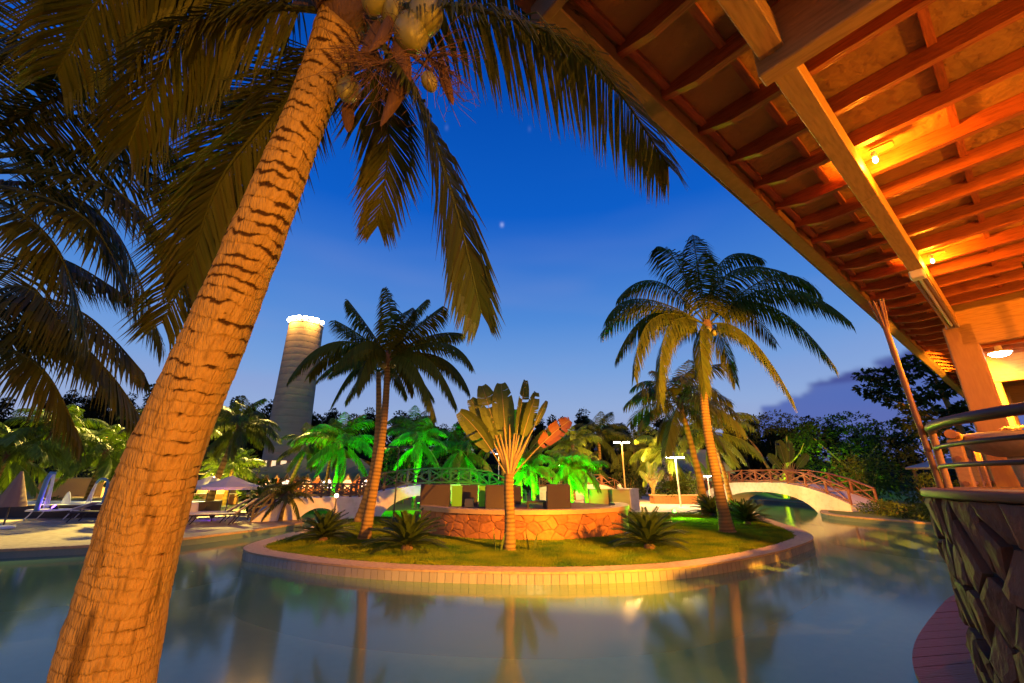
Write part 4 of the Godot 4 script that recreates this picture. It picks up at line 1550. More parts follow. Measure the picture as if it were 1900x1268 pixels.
# ---------------------------------------------------------------- bridges
func build_bridges() -> void:
	var o := thing("arched_footbridge", "white arched footbridge with red wooden cross-braced railings over the right-hand channel", "bridge", Vector3(16.4, 0.2, -28.5))
	bridge(o, Vector3(15.0, 0.0, -34.2), Vector3(17.9, 0.0, -22.9), 1.9, 1.55, 0.5, 0.55, [[0.2, 0.85, 1.0, 2.3]], M.rail_wood, 10, 0.22)
	var p := thing("arched_footbridge", "long pale footbridge with dark cross-braced rails beside the sun loungers on the left", "bridge", Vector3(-8.4, 0.2, -19.2))
	bridge(p, Vector3(-10.3, 0.0, -17.9), Vector3(-6.9, 0.0, -20.3), 1.5, 1.02, 0.22, 1.0, [[0.33, 0.82, 0.62, 2.0]], M.rail_dark, 7, 0.25, true, 0.5)
	var q := thing("arched_footbridge", "humped footbridge with a wide green-lit arch behind the two leaning palms", "bridge", Vector3(-4.0, 0.2, -22.4))
	bridge(q, Vector3(-7.05, 0.0, -20.45), Vector3(0.4, 0.0, -24.0), 1.6, 1.5, 0.98, 0.4, [[0.1, 0.6, 1.02, 2.2]], M.rail_dark, 8, 0.2)
	var r := thing("arched_footbridge", "small dark-railed bridge with steps at the back of the paved path", "bridge", Vector3(6.0, 0.2, -36))
	bridge(r, Vector3(2.4, 0.19, -37.0), Vector3(9.2, 0.19, -35.4), 1.5, 1.35, 1.1, 0.3, [], M.rail_wood, 7, 0.3)
	for i in 5:
		var mb := MB.new()
		mb.box(Vector3(7.0 - 6.0, 0.05 + i * 0.17, 36 - 33.6 - i * 0.3), Vector3(2.2, 0.17, 0.32), Basis(), 0.01)
		obj("step", mb, M.coping, r)
	var ch := MB.new()
	ch.bar(Vector3(2.35, 0.25, 3.1), Vector3(2.35, 1.05, 1.1), 0.25, 0.35)
	obj("stair_cheek", ch, M.white_wall, r)

# ---------------------------------------------------------------- raised round terrace on the island
func build_terrace() -> void:
	var C := Vector3(0.42, 0.16, -15.95)
	var RT := 3.54
	var o := thing("round_terrace", "round raised terrace faced with red stone slabs under a smooth pale coping", "terrace", C)
	var core := MB.new()
	core.lathe(Vector3.ZERO, [[RT - 0.03, -0.1], [RT - 0.03, 0.66], [RT - 0.4, 0.7], [0.01, 0.7]], 72)
	obj("core", core, M.mortar_red, o)
	var f := func(u: float, v: float, out: float) -> Vector3:
		var a := PI * 0.98 + u / RT
		return Vector3(cos(a) * (RT - 0.02 + out), v, -sin(a) * (RT - 0.02 + out))
	for p in cells(RT * PI * 1.04, 0.66, 34, 3, 0.008, 0.48):
		var mb := MB.new()
		stone(mb, p, 0.022, f)
		obj("stone", mb, M["red_stone%d" % rng.randi_range(0, 2)], o)
	var per := 26
	for i in per:
		var a := []
		var b := []
		for k in 7:
			var t := PI * 0.95 + PI * 1.1 * (i + k / 6.0 * 0.992) / per
			a.append(Vector2(cos(t) * (RT + 0.06), -sin(t) * (RT + 0.06)))
			b.append(Vector2(cos(t) * (RT - 0.38), -sin(t) * (RT - 0.38)))
		var mb := MB.new()
		coping(mb, a, b, 0.785 + rnd(-0.002, 0.002), 0.665)
		obj("coping_stone", mb, M.cap, o)
	# furniture: [kind, x, z, w, h, d, turn, label]
	var set := [
		["wicker", -2.6, -15.3, 0.98, 0.72, 0.8, 0.1, "widest dark wicker sofa back at the left end of the terrace"],
		["wicker", -0.45, -14.1, 0.74, 0.72, 0.75, 0.0, "dark wicker armchair back just left of the fan-shaped palm"],
		["wicker", 1.46, -14.2, 0.74, 0.74, 0.75, -0.05, "dark wicker armchair back just right of the fan-shaped palm"],
		["wicker", -1.55, -16.2, 0.62, 0.7, 0.7, 0.1, "shaded dark wicker armchair between the two upright green panels"],
		["wicker", 0.1, -17.2, 0.5, 0.66, 0.6, 0.0, "slim dark wicker armchair half hidden behind the fan-shaped palm"],
	]
	for q in set:
		var t := thing("wicker_armchair", q[7], "armchair", Vector3(q[1], 0.865, q[2]), q[6], "wicker seats on the round terrace")
		var bk := MB.new()
		bk.box(Vector3(0, q[4] / 2, q[5] / 2 - 0.06), Vector3(q[3], q[4], 0.12), Basis(), 0.025)
		obj("backrest", bk, M.wicker, t)
		for s in [-1.0, 1.0]:
			var ar := MB.new()
			ar.box(Vector3(s * (q[3] / 2 - 0.06), 0.26, -0.063), Vector3(0.12, 0.52, q[5] - 0.13), Basis(), 0.02)
			obj("armrest", ar, M.wicker, t)
		var se := MB.new()
		se.box(Vector3(0, 0.16, -0.063), Vector3(q[3] - 0.245, 0.3, q[5] - 0.13), Basis(), 0.02)
		obj("seat", se, M.wicker, t)
		var cu := MB.new()
		cu.box(Vector3(0, 0.36, -0.05), Vector3(q[3] - 0.26, 0.1, q[5] - 0.16), Basis(), 0.03)
		obj("cushion", cu, M.cushion, t)
	for k in 2:
		var x: float = [-1.83, -0.92][k]
		var pt := thing("upright_panel", ["bright green-lit upright panel beside the widest sofa", "olive-lit upright panel left of the armchair by the fan-shaped palm"][k], "panel", Vector3(x, 0.865, -14.9 + k * 0.2), 0.06)
		var mb := MB.new()
		mb.box(Vector3(0, 0.34, 0), Vector3(0.34, 0.68, 0.04), Basis(), 0.008)
		obj("sheet", mb, M.lime, pt)
		var ft := MB.new()
		ft.box(Vector3(0, 0.02, 0), Vector3(0.36, 0.035, 0.2), Basis(), 0.006)
		obj("foot", ft, M.rail_dark, pt)
	var lt := thing("low_table", "low dark wicker table right of the fan-shaped palm", "table", Vector3(0.78, 0.865, -14.6))
	var tt := MB.new()
	tt.box(Vector3(0, 0.2, 0), Vector3(0.62, 0.05, 0.6), Basis(), 0.012)
	obj("table_top", tt, M.wicker, lt)
	for s in [[-0.27, -0.26], [0.27, -0.26], [-0.27, 0.26], [0.27, 0.26]]:
		var lg := MB.new()
		lg.box(Vector3(s[0], 0.085, s[1]), Vector3(0.06, 0.17, 0.06), Basis(), 0.006)
		obj("leg", lg, M.wicker, lt)
	var sm := thing("side_table", "small pale cube table between the two upright panels", "table", Vector3(-1.42, 0.865, -15.0))
	var sb := MB.new()
	sb.box(Vector3(0, 0.13, 0), Vector3(0.28, 0.26, 0.28), Basis(), 0.012)
	obj("cube", sb, M.cap, sm)
	# pale plinths by the path
	for k in 3:
		var mb := MB.new()
		var w: float = [0.9, 1.0, 0.7][k]
		var pl := thing("planter_box", ["square grey planter box standing where the path meets the terrace", "green-tinged grey planter box behind the small palms", "white planter end beside the bridge steps"][k], "planter", Vector3([5.35, 4.3, 6.35][k], 0.19, [-22.6, -22.9, -24.2][k]), 0.1)
		mb.box(Vector3(0, 0.52, 0), Vector3(w, 1.04, 0.9), Basis(), 0.02)
		obj("box", mb, M.concrete if k < 2 else M.white_wall, pl)
		var rim := MB.new()
		rim.box(Vector3(0, 1.06, 0), Vector3(w + 0.05, 0.05, 0.95), Basis(), 0.01)
		obj("rim", rim, M.concrete if k < 2 else M.white_wall, pl)

# ---------------------------------------------------------------- buildings in the distance
func build_far_buildings() -> void:
	var at := Vector3(-31.2, 0.18, -60.0)
	var t := thing("concrete_tower", "tall round concrete tower with floodlights blazing round its top", "tower", at)
	var base := MB.new()
	base.lathe(Vector3.ZERO, [[2.85, -0.5], [2.85, 2.3]], 40)
	obj("base", base, M.ochre, t)
	var win := MB.new()
	win.lathe(Vector3.ZERO, [[2.55, 2.3], [2.55, 3.9]], 40)
	obj("lit_window", win, M.lit_room, t)
	for i in 14:
		var a := TAU * i / 14
		var mb := MB.new()
		mb.box(Vector3(cos(a) * 2.7, 3.1, sin(a) * 2.7), Vector3(0.3, 1.6, 0.5), Basis(Vector3.UP, -a), 0.02)
		obj("mullion", mb, M.ochre, t)
	var n := 20
	for i in n:
		var y0 := 3.9 + i * (19.6 / n)
		var y1 := 3.9 + (i + 1) * (19.6 / n)
		var r0 := lerpf(2.75, 2.36, float(i) / n)
		var r1 := lerpf(2.75, 2.36, float(i + 1) / n)
		var mb := MB.new()
		mb.lathe(Vector3.ZERO, [[r0 - 0.05, y0], [r0, y0 + 0.03], [r1, y1 - 0.03], [r1 - 0.05, y1]], 48)
		obj("concrete_ring", mb, M.concrete, t)
	var dk := MB.new()
	dk.lathe(Vector3.ZERO, [[2.36, 23.5], [2.42, 23.55], [2.42, 23.75], [0.02, 23.8]], 40)
	obj("top_deck", dk, M.concrete, t)
	for i in 9:
		var a: float = [0.02, 0.5, 0.85, 1.2, 1.57, 1.95, 2.3, 2.65, 3.1][i]
		var d := Vector3(cos(a), 0, sin(a))
		var p := d * 2.2 + Vector3(0, 24.2, 0)
		var ar := MB.new()
		ar.tube([d * 2.1 + Vector3(0, 23.7, 0), p - d * 0.1], [0.05, 0.05], 6)
		obj("lamp_bracket", ar, M.metal_dark, t)
		var hb := MB.new()
		hb.box(p - d * 0.06, Vector3(0.66, 0.6, 0.2), Basis(Vector3(-d.z, 0, d.x), Vector3.UP, d).orthonormalized(), 0.03)
		obj("floodlight", hb, M.metal_dark, t)
		var gb := MB.new()
		gb.ball(p + d * 0.12, Vector3(0.36, 0.27, 0.36), Basis(), 8, 12)
		obj("lamp_glass", gb, M.bulb_white, t)
	for q in [[1.57, Vector3(-25, 1, -22), 11000.0, 11.0], [1.2, Vector3(-17.0, 0.5, -20.5), 9000.0, 7.5], [1.9, Vector3(-33, 1, -28), 7000.0, 13.0], [1.0, Vector3(-17, 2, -29), 6000.0, 10.0]]:
		var w: Vector3 = at + Vector3(cos(q[0]) * 3.1, 24.2, sin(q[0]) * 3.1)
		spot(w, q[1], Color(1.0, 0.86, 0.42), q[2], q[3], 0.25, 0.6)
	for a in [0.8, 1.9]:
		omni(at + Vector3(cos(a) * 3.2, 24.3, sin(a) * 3.2), Color(1.0, 0.74, 0.34), 80.0, 0.2)
	# poolside restaurant with a folded canopy
	var r := thing("restaurant_pavilion", "long low restaurant with a zigzag folded canopy, brightly lit inside", "restaurant", Vector3(-21.2, 0.18, -44.0))
	var W := 13.0
	var bw := MB.new()
	bw.box(Vector3(0, 1.2, -4.4), Vector3(W, 2.4, 0.15), Basis(), 0.0)
	obj("back_wall", bw, M.ochre, r)
	for i in 6:
		var mb := MB.new()
		mb.box(Vector3(-W / 2 + 1.1 + i * 2.15, 1.05, -4.28), Vector3(1.2, 0.9, 0.06), Basis(), 0.0)
		obj("lit_window", mb, M.strip_white if i % 2 else M.lit_room, r)
	var ng := 13
	for i in ng:
		var x0 := -W / 2 + W * i / ng
		var x1 := -W / 2 + W * (i + 1) / ng
		var xm := (x0 + x1) / 2
		var mb := MB.new()
		var pk := Vector3(xm, 2.15, 0.3)
		var rk := Vector3(xm, 3.0, -4.4)
		mb.quad_out(Vector3(x0, 1.28, 0.2), pk, rk, Vector3(x0, 2.5, -4.4), Vector3(xm, 0, -2))
		mb.quad_out(pk, Vector3(x1, 1.28, 0.2), Vector3(x1, 2.5, -4.4), rk, Vector3(xm, 0, -2))
		obj("canopy_fold", mb, M.thatch, r)
		for q in [[x0, xm], [xm, x1]]:
			var vb := MB.new()
			vb.bar(Vector3(q[0], 1.22 if q[0] == x0 else 2.09, 0.32), Vector3(q[1], 2.09 if q[0] == x0 else 1.22, 0.32), 0.05, 0.1)
			obj("verge_board", vb, M.beam, r)
	for i in 7:
		var mb := MB.new()
		mb.box(Vector3(-W / 2 + W * i / 6.0, 0.7, 0.05), Vector3(0.12, 1.4, 0.12), Basis(), 0.01)
		obj("post", mb, M.rail_wood, r)
	for y in [0.35, 1.0]:
		var mb := MB.new()
		mb.box(Vector3(0, y, 0.02), Vector3(W, 0.05, 0.06), Basis(), 0.0)
		obj("rail", mb, M.rail_wood, r)
	var mr := MB.new()
	mr.quad_out(Vector3(-W / 2 - 0.4, 2.3, -2.8), Vector3(W / 2 + 0.4, 2.3, -2.8), Vector3(W / 2 - 3, 3.9, -7.0), Vector3(-W / 2 + 4, 3.9, -7.0), Vector3(0, 0, -5))
	mr.quad_out(Vector3(-W / 2 - 0.4, 2.3, -11), Vector3(W / 2 + 0.4, 2.3, -11), Vector3(W / 2 - 3, 3.9, -7.0), Vector3(-W / 2 + 4, 3.9, -7.0), Vector3(0, 0, -7))
	obj("main_roof", mr, M.thatch, r)
	for i in 4:
		var p := Vector3(-W / 2 + 1.6 + i * 3.3, 1.75, -1.6)
		var gb := MB.new()
		gb.ball(p, Vector3(0.12, 0.12, 0.12))
		obj("pendant_lamp", gb, M.bulb_white if i == 3 else M.bulb_warm, r)
		omni(r.position + p, Color(1.0, 0.62, 0.3), 14.0, 0.12)
	# orange garden walls and lit panels on the left
	for k in 3:
		var w := thing("garden_wall", ["orange rendered garden wall behind the leaning palm at the far left", "low orange wall behind the parasol on the left", "bright low wall with a planting bed behind the splash pool"][k], "wall", Vector3([-29.6, -21.0, -24.0][k], 0.18, [-30.0, -29.5, -28.0][k]))
		var mb := MB.new()
		mb.box(Vector3(0, [0.8, 0.3, 0.22][k], 0), Vector3([4.4, 6.0, 7.0][k], [1.6, 0.6, 0.44][k], 0.25), Basis(), 0.02)
		obj("wall", mb, [M.ochre, M.ochre, M.white_wall][k], w)
		var cp := MB.new()
		cp.box(Vector3(0, [1.64, 0.63, 0.47][k], 0), Vector3([4.5, 6.1, 7.1][k], 0.07, 0.34), Basis(), 0.01)
		obj("coping", cp, M.coping, w)
	for k in 2:
		var px := thing("lit_kiosk", ["small kiosk with a glowing white light panel behind the twin water arches", "small kiosk with a square white light panel left of the parasol"][k], "kiosk", Vector3([-25.4, -21.2][k], 0.18, [-30.5, -31.5][k]))
		var mb := MB.new()
		mb.box(Vector3(0, 0.65, -0.6), Vector3(2.2, 1.3, 1.0), Basis(), 0.02)
		obj("counter", mb, M.ochre, px)
		var rf := MB.new()
		rf.box(Vector3(0, 1.95, -0.5), Vector3(2.6, 0.1, 1.6), Basis(), 0.02)
		obj("roof", rf, M.thatch, px)
		for sx in [-1.0, 1.0]:
			var po := MB.new()
			po.box(Vector3(sx * 1.0, 1.6, -0.6), Vector3(0.08, 0.6, 0.08), Basis(), 0.0)
			obj("post", po, M.rail_wood, px)
		var lp := MB.new()
		lp.box(Vector3(0, 1.6, -0.05), Vector3([1.7, 0.9][k], 0.34, 0.06), Basis(), 0.01)
		obj("light_panel", lp, M.strip_white, px)
		omni(px.position + Vector3(0, 1.6, 0.15), Color(1, 0.86, 0.5), 45.0, 0.2)
	# pale-roofed house at the back right
	var h := thing("small_house", "small house with a pale sloping roof behind the second lamp post", "house", Vector3(18.2, 0.2, -47.0))
	var hw := MB.new()
	hw.box(Vector3(0, 1.2, 0), Vector3(7.0, 2.4, 5.0), Basis(), 0.0)
	obj("wall", hw, M.white_wall, h)
	var hr := MB.new()
	hr.quad_out(Vector3(-4, 2.1, 3.2), Vector3(4, 2.1, 3.2), Vector3(3.4, 4.6, 0), Vector3(-0.5, 4.6, 0), Vector3(0, 0, 0))
	hr.quad_out(Vector3(-4, 2.1, -3.2), Vector3(4, 2.1, -3.2), Vector3(3.4, 4.6, 0), Vector3(-0.5, 4.6, 0), Vector3(0, 0, 0))
	hr.tri_out(Vector3(-4, 2.1, 3.2), Vector3(-4, 2.1, -3.2), Vector3(-0.5, 4.6, 0), Vector3(0, 0, 0))
	hr.tri_out(Vector3(4, 2.1, 3.2), Vector3(4, 2.1, -3.2), Vector3(3.4, 4.6, 0), Vector3(0, 0, 0))
	obj("roof", hr, M.concrete, h)
	var sh := thing("open_shelter", "dark open-sided shelter among the trees behind the stone parapet", "shelter", Vector3(27.5, 0.2, -27.0), 0.5)
	var sr := MB.new()
	sr.box(Vector3(0, 2.5, 0), Vector3(5.5, 0.14, 3.4), Basis(Vector3.BACK, 0.12), 0.02)
	obj("roof", sr, M.metal_grey, sh)
	for q in [[-2.4, -1.4], [2.4, -1.4], [-2.4, 1.4], [2.4, 1.4]]:
		var mb := MB.new()
		mb.box(Vector3(q[0], 1.15 + q[0] * 0.05, q[1]), Vector3(0.14, 2.4 + q[0] * 0.12, 0.14), Basis(), 0.0)
		obj("post", mb, M.rail_dark, sh)

# ---------------------------------------------------------------- palms
func build_palms() -> void:
	var o := thing("palm_tree", "tall coconut palm with a curved orange-lit trunk on the right of the island lawn", "palm tree", Vector3(6.7, 0.16, -14.28), 0.0, "coconut palms on the island lawn")
	var top := Vector3(0.45, 6.93, -0.22)
	trunk(o, [Vector3(0, -0.1, 0), Vector3(-0.1, 1.6, 0), Vector3(-0.13, 3.6, -0.1), Vector3(0.12, 5.6, -0.2), top], 0.17, 0.1, 0.05, 16, M.trunk, 0.75)
	hero_fronds(o, top, [[-2.4, 0.9, 0.4, -3.9, -0.1, 0.8], [-1.5, 2.0, -0.4, -3.0, 1.4, -0.8], [-1.0, 2.3, 0.5, -1.9, 2.7, 1.0], [0.2, 2.3, -0.5, 0.8, 3.6, -1.0], [0.8, 2.5, 0.2, 2.2, 2.5, 0.5], [2.5, 1.8, 0.4, 3.8, 0.9, 0.8], [1.9, 0.6, 0.6, 3.4, -1.9, 1.2], [0.9, -0.6, 0.8, 1.6, -3.1, 1.5], [-0.6, -0.6, 0.6, -1.0, -2.7, 1.3], [-2.1, 0.1, 0.6, -3.2, -2.2, 1.2], [-1.7, -0.3, 0.8, -2.6, -3.1, 1.6], [-1.0, 0.1, -0.6, -1.7, -2.1, -1.2], [1.5, 1.3, -0.8, 3.4, -0.2, -1.5], [1.4, 2.0, -1.0, 2.9, 1.9, -2.0], [-1.9, 1.3, -1.2, -3.4, 0.5, -2.4], [2.2, 1.1, 0.9, 3.7, -0.6, 1.9], [-0.6, 2.0, 1.2, -1.3, 2.2, 2.6], [0.3, 1.4, 1.4, 1.2, 0.6, 3.0], [-1.6, 0.9, -1.0, -3.0, -0.8, -1.8], [1.0, 0.2, -1.2, 2.0, -1.6, -2.4]], 1.1)
	for i in 7:
		var cb := MB.new()
		var a := i * 0.95
		cb.ball(top + Vector3(cos(a) * 0.24, -0.22 - 0.12 * (i % 2), sin(a) * 0.24), Vector3(0.1, 0.13, 0.1))
		obj("coconut", cb, M.coconut, o)
	var sh := MB.new()
	sh.ball(top + Vector3(0, 0.02, 0), Vector3(0.17, 0.34, 0.17))
	obj("crown_shaft", sh, M.fibre, o)
	o = thing("palm_tree", "dark-trunked coconut palm leaning right, nearer of the pair on the left of the lawn", "palm tree", Vector3(-4.06, 0.16, -12.66), 0.0, "coconut palms on the island lawn")
	top = Vector3(0.1, 5.25, -0.24)
	trunk(o, [Vector3(0, -0.1, 0), Vector3(0.12, 1.2, 0), Vector3(0.2, 2.6, -0.1), Vector3(0.18, 4.0, -0.2), top], 0.14, 0.085, 0.05, 14, M.trunk, 0.5)
	hero_fronds(o, top, [[-0.6, 0.9, 0.2, -1.3, 1.8, 0.5], [-1.1, 0.9, -0.4, -2.2, 1.6, -0.8], [-1.6, 0.4, 0.4, -2.6, -0.9, 0.8], [-1.7, 0.4, -0.4, -2.8, -0.4, -0.8], [0.1, 1.1, 0.3, -0.1, 2.2, 0.6], [0.4, 1.3, -0.3, 1.0, 2.3, -0.6], [1.0, 1.0, 0.3, 1.8, 1.5, 0.7], [1.2, 0.8, -0.2, 2.3, 1.0, -0.5], [1.7, 0.4, 0.4, 2.8, -0.5, 0.8], [1.6, 0.1, -0.2, 2.6, -1.0, -0.4], [1.3, -0.1, 0.5, 2.4, -1.7, 1.0], [1.0, -0.4, 0.7, 1.9, -2.1, 1.4], [-0.3, 0.0, 0.6, -0.4, -1.3, 1.2], [-0.4, 0.3, 0.8, -0.9, -0.7, 1.7], [0.2, 0.3, -0.8, 0.5, -0.8, -1.8], [-0.7, 0.7, -0.9, -1.6, 1.2, -1.9], [0.6, 0.9, 0.9, 1.2, 0.9, 2.0]], 0.75)
	for i in 5:
		var cb := MB.new()
		var a := i * 1.3 + 0.4
		cb.ball(top + Vector3(cos(a) * 0.2, -0.2 - 0.1 * (i % 2), sin(a) * 0.2), Vector3(0.085, 0.11, 0.085))
		obj("coconut", cb, M.coconut, o)
	sh = MB.new()
	sh.ball(top + Vector3(0, 0.02, 0), Vector3(0.13, 0.28, 0.13))
	obj("crown_shaft", sh, M.fibre, o)
	o = thing("palm_tree", "second coconut palm of the pair, its trunk just behind the nearer one", "palm tree", Vector3(-5.93, 0.16, -17.6), 0.0, "coconut palms on the island lawn")
	top = Vector3(0.2, 5.95, 0)
	trunk(o, [Vector3(0, -0.1, 0), Vector3(0.35, 1.6, 0), Vector3(0.42, 3.6, 0), top], 0.17, 0.1, 0.08, 12, M.trunk)
	hero_fronds(o, top, [[-1.1, 0.5, 0.4, -2.2, -0.5, 0.8], [-0.7, 0.2, 0.5, -1.4, -1.6, 1.0], [1.2, 0.2, 0.4, 2.6, -1.3, 0.8], [0.0, 1.0, -0.3, 0.3, 2.1, -0.6], [-1.0, 1.0, -0.4, -2.2, 1.3, -0.8], [0.8, 0.9, -0.5, 2.1, 0.5, -1.0], [-0.5, 0.4, 1.0, -1.2, -0.6, 2.0], [0.4, 0.3, -1.0, 0.8, -0.7, -2.1], [-0.9, 0.3, -0.9, -2.0, -1.0, -1.8]], 0.8)
	# the palms further back: label, base x, z, crown x, y, z, frond length, count, radius, tone
	for q in [
		["big dusky palm behind the right-hand island palm, its trunk leaning left", 9.0, -21.0, 8.4, 5.3, -21.0, 3.3, 22, 0.19, "frond"],
		["slender dark palm against the sky right of the fan-shaped palm", 7.65, -38.0, 7.65, 5.3, -38.0, 3.3, 20, 0.17, "frond"],
		["low palm with an amber hanging frond left of the second lamp post", 11.2, -31.0, 11.0, 3.7, -31.0, 3.0, 18, 0.15, "frond_pale"],
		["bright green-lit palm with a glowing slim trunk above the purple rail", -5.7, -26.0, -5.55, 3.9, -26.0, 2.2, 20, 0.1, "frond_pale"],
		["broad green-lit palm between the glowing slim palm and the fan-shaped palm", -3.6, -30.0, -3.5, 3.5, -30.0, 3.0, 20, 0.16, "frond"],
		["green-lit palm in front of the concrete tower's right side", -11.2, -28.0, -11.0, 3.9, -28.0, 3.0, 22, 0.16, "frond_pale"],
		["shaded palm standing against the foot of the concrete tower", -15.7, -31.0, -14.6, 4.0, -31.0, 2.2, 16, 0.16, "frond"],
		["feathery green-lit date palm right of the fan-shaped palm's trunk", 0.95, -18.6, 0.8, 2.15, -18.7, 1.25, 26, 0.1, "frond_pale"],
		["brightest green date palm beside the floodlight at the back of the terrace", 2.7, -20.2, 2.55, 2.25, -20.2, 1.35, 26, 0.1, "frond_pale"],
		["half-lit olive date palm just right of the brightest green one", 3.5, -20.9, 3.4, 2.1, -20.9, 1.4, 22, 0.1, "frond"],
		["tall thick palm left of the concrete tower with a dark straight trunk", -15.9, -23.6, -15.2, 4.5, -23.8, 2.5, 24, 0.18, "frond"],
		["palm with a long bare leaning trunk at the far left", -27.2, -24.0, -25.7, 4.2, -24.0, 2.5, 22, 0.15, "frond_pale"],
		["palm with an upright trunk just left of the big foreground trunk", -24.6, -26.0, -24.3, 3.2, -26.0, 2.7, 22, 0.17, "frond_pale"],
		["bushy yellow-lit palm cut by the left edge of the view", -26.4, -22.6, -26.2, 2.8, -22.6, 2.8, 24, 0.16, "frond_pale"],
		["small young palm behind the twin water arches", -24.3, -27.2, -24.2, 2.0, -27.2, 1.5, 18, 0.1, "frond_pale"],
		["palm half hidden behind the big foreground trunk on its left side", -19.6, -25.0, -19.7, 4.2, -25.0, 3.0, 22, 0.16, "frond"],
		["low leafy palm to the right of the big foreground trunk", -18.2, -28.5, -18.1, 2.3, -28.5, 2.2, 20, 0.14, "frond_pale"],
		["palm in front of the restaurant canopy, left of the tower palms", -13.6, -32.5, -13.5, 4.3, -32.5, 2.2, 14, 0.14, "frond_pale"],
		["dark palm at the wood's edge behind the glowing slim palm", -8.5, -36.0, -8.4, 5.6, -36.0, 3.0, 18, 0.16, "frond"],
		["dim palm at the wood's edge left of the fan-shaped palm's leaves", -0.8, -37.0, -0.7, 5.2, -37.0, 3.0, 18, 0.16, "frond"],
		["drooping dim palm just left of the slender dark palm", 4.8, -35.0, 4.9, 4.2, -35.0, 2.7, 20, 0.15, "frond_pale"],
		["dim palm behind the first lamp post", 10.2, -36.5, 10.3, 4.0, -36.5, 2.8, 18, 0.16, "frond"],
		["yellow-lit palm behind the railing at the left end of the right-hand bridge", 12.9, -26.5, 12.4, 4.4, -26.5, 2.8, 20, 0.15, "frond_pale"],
	]:
		var b := Vector3(q[1], 0.17, q[2])
		palm("palm_tree", q[0], "palms in the gardens", b, Vector3(q[3], q[4], q[5]), q[6], q[7], q[8], false, q[9])

func foreground_frond(o: Node3D, pts: Array, leaf_len: float, n: int, hang: float, w := 0.03, r := 0.024, bare := 0.14) -> void:
	var p := []
	for q in pts:
		p.append(Vector3(q[0], q[1], q[2]) - o.position)
	var f := frond(p, leaf_len, n, hang, w, r, bare, 24, 7)
	obj("frond", f, M.frond, o)

